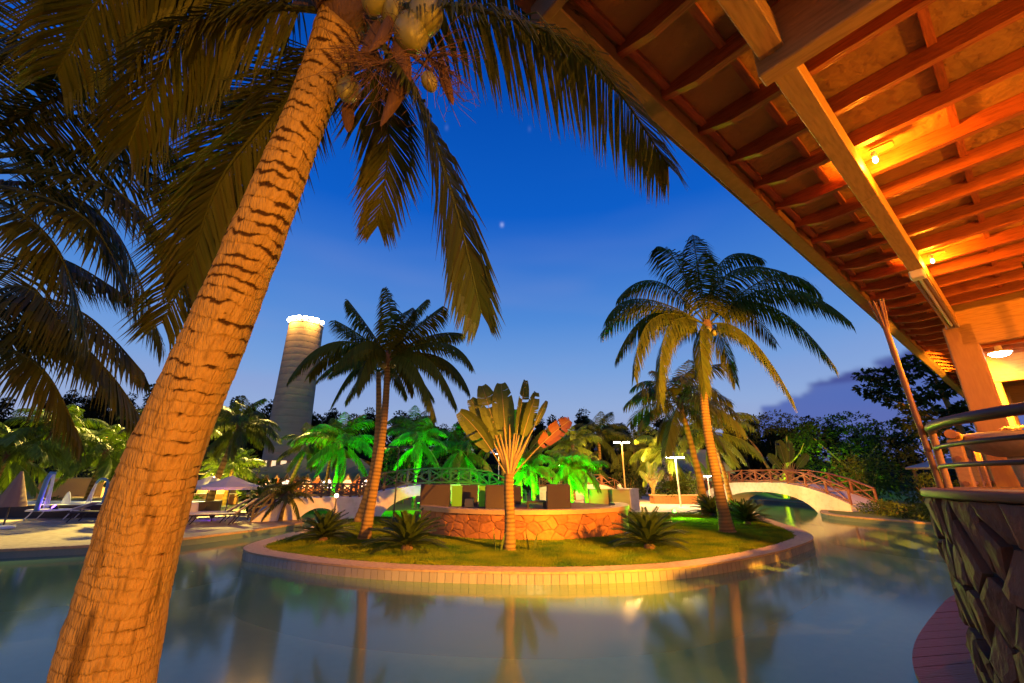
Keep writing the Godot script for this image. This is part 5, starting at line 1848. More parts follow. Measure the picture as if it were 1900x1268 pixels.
func build_foreground_palms() -> void:
	var o := thing("foreground_palm", "big foreground coconut palm with a ringed orange-lit trunk and hanging nuts", "palm tree", Vector3(-1.66, 0.15, -2.1))
	var spine := crom([Vector3(0.0, -0.1, 0.02), Vector3(-0.02, 0.45, 0.02), Vector3(-0.01, 0.8, 0.03), Vector3(0.01, 1.14, 0.06), Vector3(0.08, 1.67, 0.12), Vector3(0.235, 2.21, 0.19), Vector3(0.37, 2.66, 0.26), Vector3(0.51, 3.16, 0.33), Vector3(0.655, 3.78, 0.39), Vector3(0.72, 4.12, 0.43)], 14)
	var p := resample(spine, 0.0055)
	var nz := FastNoiseLite.new()
	nz.seed = 8
	nz.frequency = 1.0
	nz.fractal_octaves = 3
	var rows := []
	var cols := []
	var sides := 108
	# ring heights, closer together towards the crown
	var rings := []
	var at := 0.0
	while at < 4.4:
		rings.append(at)
		at += rnd(0.045, 0.075) if at > 1.7 else rnd(0.03, 0.06)
	var x := Vector3(1, 0, 0)
	for i in p.size():
		var t: Vector3 = (p[min(i + 1, p.size() - 1)] - p[max(i - 1, 0)]).normalized()
		x = (x - t * x.dot(t)).normalized()
		var y := t.cross(x)
		var h := i * 0.0055
		var r0 := 0.192 - 0.026 * h + 0.05 * exp(-h / 0.35)
		r0 = maxf(r0, 0.103) + 0.012 * smoothstep(3.7, 4.2, h)
		r0 += 0.008 * nz.get_noise_1d(h * 2.0)
		var row := PackedVector3Array()
		var rc := PackedColorArray()
		for k in sides:
			var a := TAU * k / sides
			var ca := cos(a)
			var sa := sin(a)
			var hh := h + 0.018 * sin(a + floor(h * 1.2) * 1.7) + 0.02 * nz.get_noise_3d(ca * 1.5, sa * 1.5, h * 3.0)
			var ri := 0
			while ri < rings.size() - 1 and rings[ri + 1] < hh:
				ri += 1
			var gap: float = (rings[ri + 1] if ri < rings.size() - 1 else rings[ri] + 0.07) - rings[ri]
			var f: float = clampf((hh - rings[ri]) / gap, 0.0, 1.0)
			var cov := nz.get_noise_3d(ca * 0.8 + ri * 3.7, sa * 0.8, ri * 1.9)
			var lip := (0.0035 * (1.0 - f) - 0.0045 * smoothstep(0.8, 0.95, f)) * (0.6 + cov)
			var fis := nz.get_noise_3d(ca * 9.0, sa * 9.0, h * 2.5)
			row.append(p[i] + (x * ca + y * sa) * (r0 + lip + 0.0035 * fis + 0.003 * nz.get_noise_3d(ca * 4.0, sa * 4.0, h * 9.0)))
			# leaf-scar bands: dark, ragged, wider and more frequent towards the top
			var g := 1.0 + 0.25 * nz.get_noise_3d(ca * 3.0, sa * 3.0, h * 14.0)
			var dark := 0.0
			var want := smoothstep(1.1, 3.5, h)
			var w := 0.06 + 0.38 * want * clampf(0.42 + cov * 2.2, 0.0, 1.0)
			var rag := 0.22 * nz.get_noise_3d(ca * 2.2, sa * 2.2, h * 3.0) + 0.05 * nz.get_noise_3d(ca * 9.0, sa * 9.0, h * 12.0)
			if cov > 0.28 - 0.52 * want:
				dark = smoothstep(1.0 - w - 0.06, 1.0 - w + 0.08, f + rag) * smoothstep(-0.25, 0.1, cov + 0.25 * want)
			dark = maxf(dark, (0.18 + 0.35 * clampf(0.5 + cov, 0, 1) + 0.25 * want) * smoothstep(0.8, 0.96, f + 0.3 * rag))
			dark = maxf(dark, 0.7 * smoothstep(0.34, 0.5, nz.get_noise_3d(ca * 1.2 + 9.0, sa * 1.2, h * 1.1)) * (1.0 - want))
			dark = maxf(dark, 0.5 * smoothstep(0.22, 0.4, fis) * (1.0 - want * 0.6))
			rc.append(Color(g, g * 0.98, g * 0.94).lerp(Color(0.13, 0.1, 0.08), clampf(dark, 0, 1)))
		rows.append(row)
		cols.append(rc)
	var tm := MB.new()
	tm.grid(rows, true, false, cols)
	obj("trunk", tm, M.fg_trunk, o)
	var top: Vector3 = p[-1]
	# crown: fibre sheaths, frond bases, husks, nuts
	var fb := MB.new()
	fb.ball(top + Vector3(0.02, 0.08, 0.02), Vector3(0.15, 0.3, 0.15), Basis(), 12, 18)
	obj("crown_shaft", fb, M.fibre, o)
	for i in 11:
		var a := i * 1.13
		var mb := MB.new()
		var q := top + Vector3(cos(a) * 0.1, rnd(-0.14, 0.1), sin(a) * 0.1)
		mb.tube([q, q + Vector3(cos(a) * 0.1, 0.1, sin(a) * 0.1), q + Vector3(cos(a) * 0.26, 0.14 + rnd(-0.1, 0.1), sin(a) * 0.26)], [0.055, 0.042, 0.02], 8)
		obj("frond_base", mb, M.fibre, o)
	for q in [[-0.43, 3.94, -1.49, 0.085, 0.1], [-0.5, 3.86, -1.52, 0.088, 0.105], [-0.6, 4.06, -1.55, 0.08, 0.1], [-0.86, 3.7, -1.7, 0.06, 0.075], [-0.4, 3.58, -1.55, 0.038, 0.05], [-0.7, 4.08, -1.5, 0.07, 0.085]]:
		var mb := MB.new()
		var r: float = q[3]
		mb.lathe(Vector3.ZERO, [[0.002, -q[4]], [r * 0.35, -q[4] * 0.94], [r * 0.72, -q[4] * 0.66], [r * 0.97, -q[4] * 0.2], [r, q[4] * 0.15], [r * 0.85, q[4] * 0.6], [r * 0.5, q[4] * 0.9], [r * 0.16, q[4] * 1.02]], 24)
		var c := obj("coconut", mb, M.coconut, o)
		c.position = Vector3(q[0], q[1], q[2]) - o.position
		c.rotation = Vector3(rnd(-0.5, 0.5), 0, rnd(-0.5, 0.5))
		var st := MB.new()
		st.tube([Vector3(0, q[4] * 0.98, 0), Vector3(0.01, q[4] * 1.4, 0), (top + Vector3(0, 0.05, 0)) - c.position], [0.012, 0.009, 0.012], 6)
		var sx := obj("stalk", st, M.husk, o)
		sx.position = c.position
	# dried husks hanging like blades
	for q in [[-0.57, 3.88, -1.52, -0.55, 3.62, -1.56, -0.63, 3.36, -1.6, 0.05], [-0.36, 3.76, -1.55, -0.33, 3.63, -1.58, -0.29, 3.5, -1.61, 0.028], [-0.9, 3.7, -1.76, -0.89, 3.62, -1.78, -0.88, 3.52, -1.8, 0.035], [-0.7, 4.0, -1.55, -0.72, 3.84, -1.55, -0.78, 3.7, -1.56, 0.045], [-0.62, 3.96, -1.5, -0.64, 3.84, -1.5, -0.7, 3.74, -1.52, 0.04]]:
		var mb := MB.new()
		var a := Vector3(q[0], q[1], q[2]) - o.position
		var b := Vector3(q[3], q[4], q[5]) - o.position
		var c := Vector3(q[6], q[7], q[8]) - o.position
		var pts := crom([a, b, c], 6)
		var rr := []
		for i in pts.size():
			var row := PackedVector3Array()
			var w: float = q[9] * sin(PI * clampf(0.12 + 0.86 * i / (pts.size() - 1.0), 0, 1))
			for k in 7:
				var s := (k - 3) / 3.0
				row.append(pts[i] + Vector3(s * w, 0, -0.5 * w * s * s))
			rr.append(row)
		mb.grid(rr)
		obj("dry_husk", mb, M.husk, o)
	# tangled flower stalks
	for i in 84:
		var mb := MB.new()
		var c := (Vector3(-0.64, 3.72, -1.58) if i < 54 else Vector3(-0.42, 3.74, -1.55)) - o.position
		var d := Vector3(rnd(-1.0, 0.5), rnd(-0.8, 0.7), rnd(-0.4, 0.5)).normalized() if i < 54 else Vector3(rnd(-0.6, 1.0), rnd(-1.0, 0.4), rnd(-0.4, 0.4)).normalized()
		var l := rnd(0.14, 0.3)
		mb.tube([c, c + d * l * 0.5 + Vector3(0, 0.02, 0), c + d * l + Vector3(rnd(-0.05, 0.05), rnd(-0.07, 0.02), rnd(-0.03, 0.03))], [0.004, 0.003, 0.0012], 5, false)
		for t in 3:
			var b0 := c + d * l * rnd(0.35, 0.9) + Vector3(0, 0.01, 0)
			mb.tube([b0, b0 + (d + Vector3(rnd(-1, 1), rnd(-1, 0.6), rnd(-1, 1))) * 0.05, b0 + (d * 1.4 + Vector3(rnd(-1, 1), rnd(-1.3, 0.4), rnd(-1, 1))) * 0.08], [0.002, 0.0016, 0.001], 4, false)
		obj("flower_stalk", mb, M.husk, o)
	for q in [
		[[[-0.78, 4.25, -1.66], [-0.2, 4.1, -1.56], [0.41, 3.96, -1.71], [0.93, 3.51, -2.05]], 0.56, 0.55],
		[[[-0.74, 4.04, -1.67], [-0.48, 3.59, -1.61], [-0.27, 2.99, -1.7], [-0.15, 2.52, -1.9]], 0.42, 0.42],
		[[[-1.0, 4.12, -1.72], [-1.56, 3.74, -2.09], [-1.93, 3.39, -2.36], [-2.41, 2.77, -2.72]], 0.6, 0.3],
		[[[-1.04, 4.29, -1.7], [-1.41, 4.08, -1.55], [-1.77, 3.89, -1.62], [-2.09, 3.48, -1.85]], 0.56, 0.55],
		[[[-1.07, 4.37, -1.67], [-1.6, 4.73, -1.66], [-2.23, 4.81, -1.73], [-2.87, 4.54, -1.93]], 0.55, 0.45],
		[[[-0.77, 4.4, -1.66], [-0.4, 4.8, -1.7], [0.11, 4.75, -1.91], [0.5, 4.5, -2.18]], 0.5, 0.4],
		[[[-0.86, 4.27, -1.81], [-0.93, 4.27, -2.12], [-0.88, 4.05, -2.41], [-1.02, 3.58, -2.77]], 0.5, 0.35],
		[[[-1.0, 4.3, -1.8], [-1.67, 4.3, -2.2], [-2.17, 4.02, -2.59], [-2.39, 3.5, -2.96]], 0.6, 0.35],
		[[[-1.0, 4.3, -1.7], [-1.3, 4.15, -1.35], [-1.75, 4.0, -1.3], [-2.3, 3.7, -1.6]], 0.55, 0.4],
		[[[-0.9, 4.3, -1.55], [-0.8, 4.6, -1.1], [-0.6, 4.6, -0.5], [-0.5, 4.2, 0.0]], 0.55, 0.4],
		[[[-1.0, 4.25, -1.75], [-1.35, 3.95, -1.95], [-1.75, 3.45, -2.1], [-2.0, 2.9, -2.35]], 0.5, 0.45],
	]:
		foreground_frond(o, q[0], q[1], 125, q[2], 0.017, 0.02)
	# the palm on the left whose crown is cut by the edge of the view
	var l := thing("left_palm", "coconut palm at the left edge whose upper fronds reach across behind the trunk", "palm tree", Vector3(-4.5, 0.15, -2.55))
	trunk(l, [Vector3(0, -0.1, 0), Vector3(0.05, 1.2, 0), Vector3(0.1, 2.6, 0), Vector3(0.2, 3.9, 0)], 0.17, 0.12, 0.05, 16, M.trunk)
	var ls := MB.new()
	ls.ball(Vector3(0.2, 3.9, 0), Vector3(0.17, 0.34, 0.17), Basis(), 10, 14)
	obj("crown_shaft", ls, M.fibre, l)
	for q in [
		[[[-4.13, 4.2, -2.57], [-3.45, 4.37, -2.41], [-2.74, 4.65, -2.31], [-1.96, 4.47, -2.48]], 0.6, 0.5],
		[[[-4.13, 4.08, -2.6], [-3.65, 4.52, -2.67], [-3.22, 4.61, -2.85], [-2.65, 4.27, -3.07]], 0.6, 0.45],
		[[[-4.13, 3.97, -2.64], [-3.25, 3.88, -2.57], [-2.74, 3.63, -2.65], [-2.37, 3.03, -2.95]], 0.62, 0.35],
		[[[-4.22, 3.95, -2.75], [-3.91, 4.11, -3.02], [-3.55, 3.83, -3.32], [-3.24, 2.93, -3.72]], 0.6, 0.4],
		[[[-4.13, 4.2, -2.57], [-3.81, 4.9, -2.34], [-3.5, 5.4, -2.28], [-2.83, 5.34, -2.4]], 0.6, 0.4],
		[[[-4.13, 4.16, -2.58], [-3.68, 4.56, -2.24], [-3.19, 4.57, -2.13], [-2.67, 4.29, -2.22]], 0.6, 0.45],
		[[[-4.13, 3.85, -2.68], [-3.53, 3.57, -2.56], [-3.12, 3.23, -2.57], [-2.93, 2.7, -2.74]], 0.5, 0.45],
		[[[-4.13, 3.89, -2.67], [-3.41, 3.68, -2.52], [-2.89, 3.41, -2.51], [-2.6, 2.91, -2.67]], 0.55, 0.35],
		[[[-4.13, 4.05, -2.6], [-3.5, 4.25, -2.75], [-2.9, 4.1, -2.9], [-2.4, 3.6, -3.1]], 0.62, 0.45],
		[[[-4.3, 4.2, -2.55], [-4.6, 4.8, -2.3], [-5.2, 5.0, -2.2], [-6.0, 4.6, -2.2]], 0.6, 0.4],
		[[[-4.3, 4.1, -2.5], [-4.2, 4.7, -2.0], [-4.0, 4.8, -1.3], [-3.9, 4.2, -0.6]], 0.6, 0.4],
	]:
		foreground_frond(l, q[0], q[1], 110, q[2], 0.02, 0.022)
	var k := thing("left_palm", "lower palm at the left edge with glossy yellow-lit fronds drooping over the pool", "palm tree", Vector3(-5.75, 0.15, -4.05))
	trunk(k, [Vector3(0, -1.2, 0), Vector3(0.05, 1.2, 0), Vector3(0.15, 2.9, 0.08)], 0.17, 0.12, 0.05, 14, M.trunk)
	var ks := MB.new()
	ks.ball(Vector3(0.15, 2.9, 0.08), Vector3(0.17, 0.34, 0.17), Basis(), 10, 14)
	obj("crown_shaft", ks, M.fibre, k)
	for q in [
		[[[-5.53, 3.13, -3.97], [-4.77, 3.42, -3.77], [-4.04, 3.23, -3.72], [-3.49, 2.7, -3.9]], 0.6, 0.5],
		[[[-5.53, 3.02, -4.0], [-4.78, 3.23, -3.94], [-4.08, 2.82, -4.07], [-3.71, 2.22, -4.37]], 0.6, 0.5],
		[[[-5.53, 3.23, -3.94], [-5.11, 3.79, -3.86], [-4.73, 3.94, -3.91], [-4.2, 3.66, -4.11]], 0.6, 0.4],
		[[[-5.53, 2.92, -4.04], [-4.76, 2.91, -3.83], [-4.29, 2.65, -3.81], [-3.99, 2.08, -4.0]], 0.55, 0.5],
		[[[-5.53, 3.02, -4.0], [-5.18, 3.22, -4.25], [-4.91, 3.21, -4.57], [-4.54, 2.66, -4.96]], 0.6, 0.45],
		[[[-5.53, 3.23, -3.94], [-4.86, 3.45, -3.65], [-4.44, 3.41, -3.56], [-3.98, 3.0, -3.59]], 0.6, 0.5],
		[[[-5.6, 3.2, -3.97], [-6.2, 3.8, -3.8], [-6.8, 3.8, -3.6], [-7.5, 3.2, -3.5]], 0.6, 0.4],
	]:
		foreground_frond(k, q[0], q[1], 95, q[2], 0.024, 0.022)

# ---------------------------------------------------------------- plants
func tree(called: String, label: String, at: Vector3, forks: Array, pads: Array, leaf_mat: Material, leaves: int, l: float, w: float, group := "", bark := "trunk") -> void:
	# forks: list of point lists (limbs); pads: [x, y, z, rx, ry, rz]
	var o := thing(called, label, "tree" if called.ends_with("tree") else "shrub", at, 0.0, group)
	var tb := MB.new()
	for f in forks:
		var p := []
		for q in f[1]:
			p.append(Vector3(q[0], q[1], q[2]))
		p = crom(p, 5)
		var r := []
		for i in p.size():
			r.append(f[0] * (1.0 - 0.75 * i / p.size()))
		tb.tube(p, r, 7)
	if forks.size():
		obj("trunk", tb, M[bark], o)
	var cb := MB.new()
	for q in pads:
		leaf_cloud(cb, Vector3(q[0], q[1], q[2]), Vector3(q[3], q[4], q[5]), int(leaves * q[3] * q[5] * 0.6) + 20, l, w)
	obj("crown", cb, leaf_mat, o)

func bush(called: String, label: String, at: Vector3, r: Vector3, count: int, l: float, m: Material, group := "") -> void:
	var pads := []
	for i in 7:
		var a := i * 0.9
		pads.append(Vector3(cos(a) * r.x * 0.5 * rnd(0.6, 1.2), r.y * rnd(0.45, 0.85), sin(a) * r.z * 0.5 * rnd(0.6, 1.2)))
	var o := thing(called, label, "hedge" if called == "hedge" else "shrub", at, 0.0, group)
	var cb := MB.new()
	leaf_cloud(cb, Vector3(0, r.y * 0.5, 0), r * Vector3(0.85, 0.55, 0.85), count / 3, l, l * 0.5)
	for p in pads:
		leaf_cloud(cb, p, r * 0.45, count / 9, l, l * 0.5)
	obj("foliage", cb, m, o)
	var st := MB.new()
	for i in 5:
		var a := i * 1.25
		st.tube([Vector3(0, -0.05, 0), Vector3(cos(a) * r.x * 0.2, r.y * 0.4, sin(a) * r.z * 0.2), Vector3(cos(a) * r.x * 0.4, r.y * 0.75, sin(a) * r.z * 0.4)], [0.03, 0.022, 0.01], 5)
	obj("stem", st, M.trunk, o)

func fan_palm(label: String, at: Vector3, trunk_h: float, r: float, leaves: Array, scale_: float, m: Material) -> void:
	var o := thing("fan_palm", label, "traveller's palm", at, 0.0)
	trunk(o, [Vector3(0, -0.1, 0), Vector3(0.01, trunk_h * 0.4, 0), Vector3(-0.02, trunk_h * 0.8, 0), Vector3(0.0, trunk_h, 0)], r, r * 0.86, 0.045, 12, M.trunk, 0.25)
	for q in leaves:
		# q: dx, dy of the tip, petiole share, half width, face turn, droop, dry
		var d := Vector3(q[0], q[1], rnd(-0.12, 0.12)) * scale_
		var len := d.length() * 1.03
		var face := Vector3(sin(q[4]), 0, cos(q[4]))
		var got := paddle(Vector3(clampf(q[0], -1, 1) * 0.07 * scale_, trunk_h - 0.05, 0), d, len * q[2], len * (1.0 - q[2]), q[3] * scale_, face, q[5])
		var lf := obj("leaf", got[1], M.paddle_dry if q[6] else m, o)
		obj("stalk", got[0], M.petiole, lf)
	# overlapping sheaths of the fan
	for i in 9:
		var a := lerpf(-0.5, 0.5, i / 8.0)
		var mb := MB.new()
		var d := Vector3(sin(a), cos(a), 0)
		var z := 0.02 * (i % 3) - 0.02
		mb.col = Color(1.0 + 0.2 * (i % 2), 0.9, 0.8)
		mb.tube([Vector3(sin(a) * 0.05, trunk_h - 0.1, z) * Vector3(scale_, 1, 1), Vector3(0, trunk_h, z) + d * 0.3 * scale_, Vector3(0, trunk_h, z) + d * 0.72 * scale_, Vector3(0, trunk_h, z) + d * rnd(0.95, 1.25) * scale_], [0.045 * scale_, 0.055 * scale_, 0.028 * scale_, 0.014 * scale_], 7)
		obj("sheath", mb, M.petiole, o)

func build_plants() -> void:
	fan_palm("fan-shaped traveller's palm with broad paddle leaves in the middle of the lawn", Vector3(-0.06, 0.16, -10.79), 1.72, 0.125, [
		[-1.0, 1.62, 0.36, 0.28, -0.25, 0.5, false], [-0.62, 2.2, 0.36, 0.31, 0.3, 0.15, false], [-0.2, 2.25, 0.36, 0.31, -0.1, 0.05, false], [-0.8, 1.9, 0.4, 0.25, 0.2, 0.4, false],
		[0.36, 2.3, 0.42, 0.24, 0.9, 0.05, false], [0.6, 2.0, 0.46, 0.21, 0.6, 0.1, false], [0.84, 1.8, 0.66, 0.1, 0.5, 0.1, false], [1.3, 1.4, 0.5, 0.23, 0.1, 0.3, true]], 1.0, M.paddle)
	fan_palm("small yellow-lit traveller's palm standing by the far planting bed", Vector3(9.66, 0.19, -30.5), 0.9, 0.14, [[-0.7, 1.3, 0.4, 0.24, 0.2, 0.3, false], [-0.2, 1.9, 0.4, 0.26, 0, 0.1, false], [0.25, 1.9, 0.4, 0.24, 0.2, 0.1, false], [0.7, 1.4, 0.4, 0.24, -0.1, 0.4, false]], 0.95, M.paddle)
	fan_palm("green traveller's palm rising above the crown of the right-hand bridge", Vector3(22.6, 0.2, -36), 1.6, 0.22, [[-1.0, 1.5, 0.4, 0.35, 0.2, 0.3, false], [-0.3, 2.3, 0.4, 0.4, 0, 0.1, false], [0.4, 2.3, 0.4, 0.35, 0.2, 0.1, false], [1.2, 1.6, 0.4, 0.3, -0.1, 0.4, false], [-1.4, 0.7, 0.5, 0.28, 0.2, 0.8, false]], 1.3, M.paddle)
	fan_palm("tall thin traveller's palm at the wood's edge right of the fan-shaped palm", Vector3(4.75, 0.2, -40), 3.2, 0.16, [[-1.0, 0.9, 0.4, 0.24, 0.2, 0.8, false], [-0.3, 1.7, 0.4, 0.28, 0, 0.2, false], [0.5, 1.6, 0.4, 0.28, 0.2, 0.3, false], [1.0, 1.0, 0.4, 0.24, -0.1, 0.7, false]], 1.0, M.paddle)
	fan_palm("bright green banana-like plant standing behind the fan-shaped palm's right leaves", Vector3(0.3, 0.2, -18.9), 2.3, 0.14, [[-0.7, 1.4, 0.35, 0.22, 0.2, 0.5, false], [-0.1, 2.2, 0.35, 0.24, 0, 0.2, false], [0.5, 2.0, 0.35, 0.24, 0.2, 0.2, false], [1.2, 1.5, 0.35, 0.22, -0.1, 0.4, false], [0.9, 0.8, 0.35, 0.2, 0.3, 0.8, false]], 1.0, M.paddle)
	var cy := [["dark cycad nearest the left rim of the lawn", -5.03, -12.3, 0.86], ["dark cycad in front of the nearer leaning palm", -2.44, -10.79, 0.98], ["largest cycad, right of the fan-shaped palm before the terrace wall", 3.24, -10.95, 0.98], ["cycad just right of the tall palm's orange trunk", 8.55, -16.6, 0.95], ["cycad left of the tall palm's trunk, farthest back on the lawn", 8.95, -20.3, 1.0], ["cycad partly hidden by the tall palm's trunk", 9.0, -18.2, 0.85]]
	for i in cy.size():
		cycad(cy[i][0], Vector3(cy[i][1], 0.16, cy[i][2]), cy[i][3], i * 0.7)
	var bl := [["small cycad by the low orange wall on the left", -19.3, -27.4, 0.7], ["small cycad right of the upright water jet", -21.9, -24.6, 0.75], ["small cycad left of the upright water jet", -25.5, -25.0, 0.7], ["small cycad under the twin water arches", -20.3, -25.5, 0.6]]
	for i in bl.size():
		cycad(bl[i][0], Vector3(bl[i][1], 0.2, bl[i][2]), bl[i][3], i * 0.9)
	# blades of young plants by the traveller's palm
	for k in 2:
		var o := thing("young_plant", ["pale upright young plant left of the fan-shaped palm's trunk", "pale upright young plant right of the fan-shaped palm's trunk"][k], "plant", Vector3([-0.34, 0.42][k], 0.16, -10.7))
		for i in 7:
			var mb := MB.new()
			var a := i * 2.1
			mb.leaf(Vector3(cos(a) * 0.06, -0.02, sin(a) * 0.05), Vector3(cos(a) * 0.28, 1, sin(a) * 0.2).normalized(), Vector3(sin(a), 0.1, cos(a)).normalized(), rnd(0.3, 0.62), 0.055, 0.05)
			obj("blade", mb, M.leaf_light, o)
	# hedge and shrubs on the right bank
	for i in 7:
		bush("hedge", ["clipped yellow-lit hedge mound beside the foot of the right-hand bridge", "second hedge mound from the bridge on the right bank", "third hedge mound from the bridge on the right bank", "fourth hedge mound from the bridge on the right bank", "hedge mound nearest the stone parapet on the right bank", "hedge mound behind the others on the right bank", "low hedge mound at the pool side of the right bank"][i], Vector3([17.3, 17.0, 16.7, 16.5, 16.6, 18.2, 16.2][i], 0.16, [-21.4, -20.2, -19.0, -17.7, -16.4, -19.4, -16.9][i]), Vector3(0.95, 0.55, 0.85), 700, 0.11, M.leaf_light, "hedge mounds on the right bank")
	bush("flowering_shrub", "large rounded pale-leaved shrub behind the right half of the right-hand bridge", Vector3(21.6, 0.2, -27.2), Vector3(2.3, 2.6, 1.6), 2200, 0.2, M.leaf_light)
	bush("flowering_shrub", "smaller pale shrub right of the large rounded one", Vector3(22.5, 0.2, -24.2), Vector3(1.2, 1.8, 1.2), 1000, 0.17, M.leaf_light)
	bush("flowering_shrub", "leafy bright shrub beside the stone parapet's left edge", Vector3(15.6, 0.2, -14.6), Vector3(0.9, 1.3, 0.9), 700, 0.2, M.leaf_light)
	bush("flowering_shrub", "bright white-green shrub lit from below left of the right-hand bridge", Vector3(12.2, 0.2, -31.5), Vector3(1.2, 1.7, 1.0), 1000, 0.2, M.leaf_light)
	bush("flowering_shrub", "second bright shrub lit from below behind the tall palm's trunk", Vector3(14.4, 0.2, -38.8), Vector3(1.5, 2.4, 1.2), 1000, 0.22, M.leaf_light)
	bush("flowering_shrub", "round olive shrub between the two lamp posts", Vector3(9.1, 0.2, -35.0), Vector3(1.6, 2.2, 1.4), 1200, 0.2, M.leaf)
	bush("flowering_shrub", "spiky plant clump in the brick planter by the second lamp post", Vector3(10.9, 0.6, -30.4), Vector3(1.2, 0.9, 0.5), 500, 0.3, M.leaf)
	var bp := thing("brick_planter", "low orange brick planter behind the second lamp post", "planter", Vector3(10.9, 0.19, -30.4))
	var bb := MB.new()
	bb.box(Vector3(0, 0.25, 0), Vector3(2.9, 0.5, 0.9), Basis(), 0.015)
	obj("box", bb, M.red_stone1, bp)
	var br := MB.new()
	br.box(Vector3(0, 0.54, 0), Vector3(3.05, 0.08, 1.0), Basis(), 0.01)
	obj("rim", br, M.cap, bp)
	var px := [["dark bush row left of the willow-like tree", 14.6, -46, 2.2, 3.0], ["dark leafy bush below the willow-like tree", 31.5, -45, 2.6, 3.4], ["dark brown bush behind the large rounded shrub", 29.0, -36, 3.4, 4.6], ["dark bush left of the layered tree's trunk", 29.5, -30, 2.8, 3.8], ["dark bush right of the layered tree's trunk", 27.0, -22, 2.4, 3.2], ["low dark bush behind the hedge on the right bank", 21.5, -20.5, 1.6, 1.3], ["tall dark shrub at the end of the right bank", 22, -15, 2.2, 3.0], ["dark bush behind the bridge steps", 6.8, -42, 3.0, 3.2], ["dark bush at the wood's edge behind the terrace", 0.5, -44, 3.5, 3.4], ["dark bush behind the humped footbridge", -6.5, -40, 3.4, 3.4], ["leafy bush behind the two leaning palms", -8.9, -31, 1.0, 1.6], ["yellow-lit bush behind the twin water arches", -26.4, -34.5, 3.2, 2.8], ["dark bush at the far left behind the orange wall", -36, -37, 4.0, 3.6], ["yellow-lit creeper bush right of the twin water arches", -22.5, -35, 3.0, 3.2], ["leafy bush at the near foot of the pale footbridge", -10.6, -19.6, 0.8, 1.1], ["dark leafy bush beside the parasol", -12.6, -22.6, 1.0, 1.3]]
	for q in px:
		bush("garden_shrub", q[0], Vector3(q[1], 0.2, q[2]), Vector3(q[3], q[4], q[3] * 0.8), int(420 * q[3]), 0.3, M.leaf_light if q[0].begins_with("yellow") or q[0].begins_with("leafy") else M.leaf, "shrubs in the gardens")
	# young palm-like plant by the pale bridge
	palm("young_palm", "young dark palm in front of the pale footbridge's left foot", "palms in the gardens", Vector3(-9.0, 0.2, -17.7), Vector3(-8.85, 1.15, -17.7), 1.15, 15, 0.07, false, "frond")
	# large trees on the right
	tree("layered_tree", "dark tree with flat layered branches behind the bamboo torch", Vector3(25.6, 0.2, -24), [[0.28, [[0, -0.1, 0], [-0.2, 2.5, 0], [-0.6, 5, 0], [-1, 7.5, 0]]], [0.12, [[-0.3, 3.4, 0], [-2.5, 5.0, 0.3], [-5.2, 6.3, 0.4]]], [0.12, [[-0.4, 4.2, 0], [-2.6, 6.4, 0], [-4.4, 7.3, -0.3]]], [0.1, [[-0.2, 2.8, 0], [-1.8, 3.8, 0.4], [-3.6, 4.4, 0.8]]], [0.1, [[-0.5, 4.8, 0], [1, 6.5, 0], [2, 7.5, 0]]]],
		[[-5.3, 6.45, 0.4, 0.75, 0.14, 0.6], [-4.5, 6.1, 0.4, 0.9, 0.17, 0.8], [-3.5, 5.7, 0.3, 0.9, 0.16, 0.8], [-2.6, 5.3, 0.3, 0.8, 0.2, 0.8], [-4.3, 7.45, -0.3, 0.9, 0.18, 0.8], [-3.4, 7.0, 0, 0.9, 0.18, 0.9], [-2.3, 7.6, 0, 1.2, 0.25, 1.0], [-3.6, 4.5, 0.8, 1.0, 0.2, 0.8], [-2.6, 4.1, 0.6, 0.9, 0.2, 0.8], [-1.6, 6.3, 0, 1.2, 0.25, 1], [-1, 8.2, 0, 1.5, 0.3, 1.2], [0, 7.0, 0.4, 1.5, 0.35, 1.2], [0.8, 5.4, 0.5, 1.5, 0.35, 1.2], [-0.6, 5.0, 0.8, 1.3, 0.3, 1.0], [1.6, 8.0, 0, 1.8, 0.4, 1.4], [-1.4, 3.3, 0.6, 1.1, 0.3, 0.9], [0.6, 3.6, 0.4, 1.4, 0.4, 1.0], [2.6, 6.4, 0, 1.6, 0.5, 1.3]], M.leaf, 420, 0.3, 0.17)
	tree("drooping_tree", "willow-like tree with forked pale limbs behind the right-hand bridge", Vector3(23.4, 0.2, -38.5), [[0.22, [[0, -0.1, 0], [0.1, 1.4, 0], [0.9, 3.4, 0], [1.2, 5.4, 0]]], [0.18, [[0.05, 1.2, 0], [-0.9, 2.4, 0], [-1.6, 4.0, 0], [-2.4, 5.2, 0]]], [0.1, [[-0.7, 2.2, 0], [-0.2, 3.5, 0.2], [0.1, 4.8, 0]]], [0.09, [[0.6, 2.6, 0], [1.9, 3.6, 0], [2.6, 4.6, 0]]]],
		[[-2.6, 5.4, 0, 1.3, 1.1, 1.2], [-1.2, 6.2, 0, 1.5, 0.9, 1.2], [0.4, 6.5, 0, 1.5, 0.9, 1.2], [1.8, 6.0, 0, 1.4, 1.0, 1.2], [3.0, 5.0, 0, 1.2, 1.4, 1.0], [-3.4, 4.5, 0, 0.8, 1.4, 0.8], [2.4, 4.4, 0, 0.8, 1.3, 0.8]], M.leaf, 300, 0.34, 0.1)
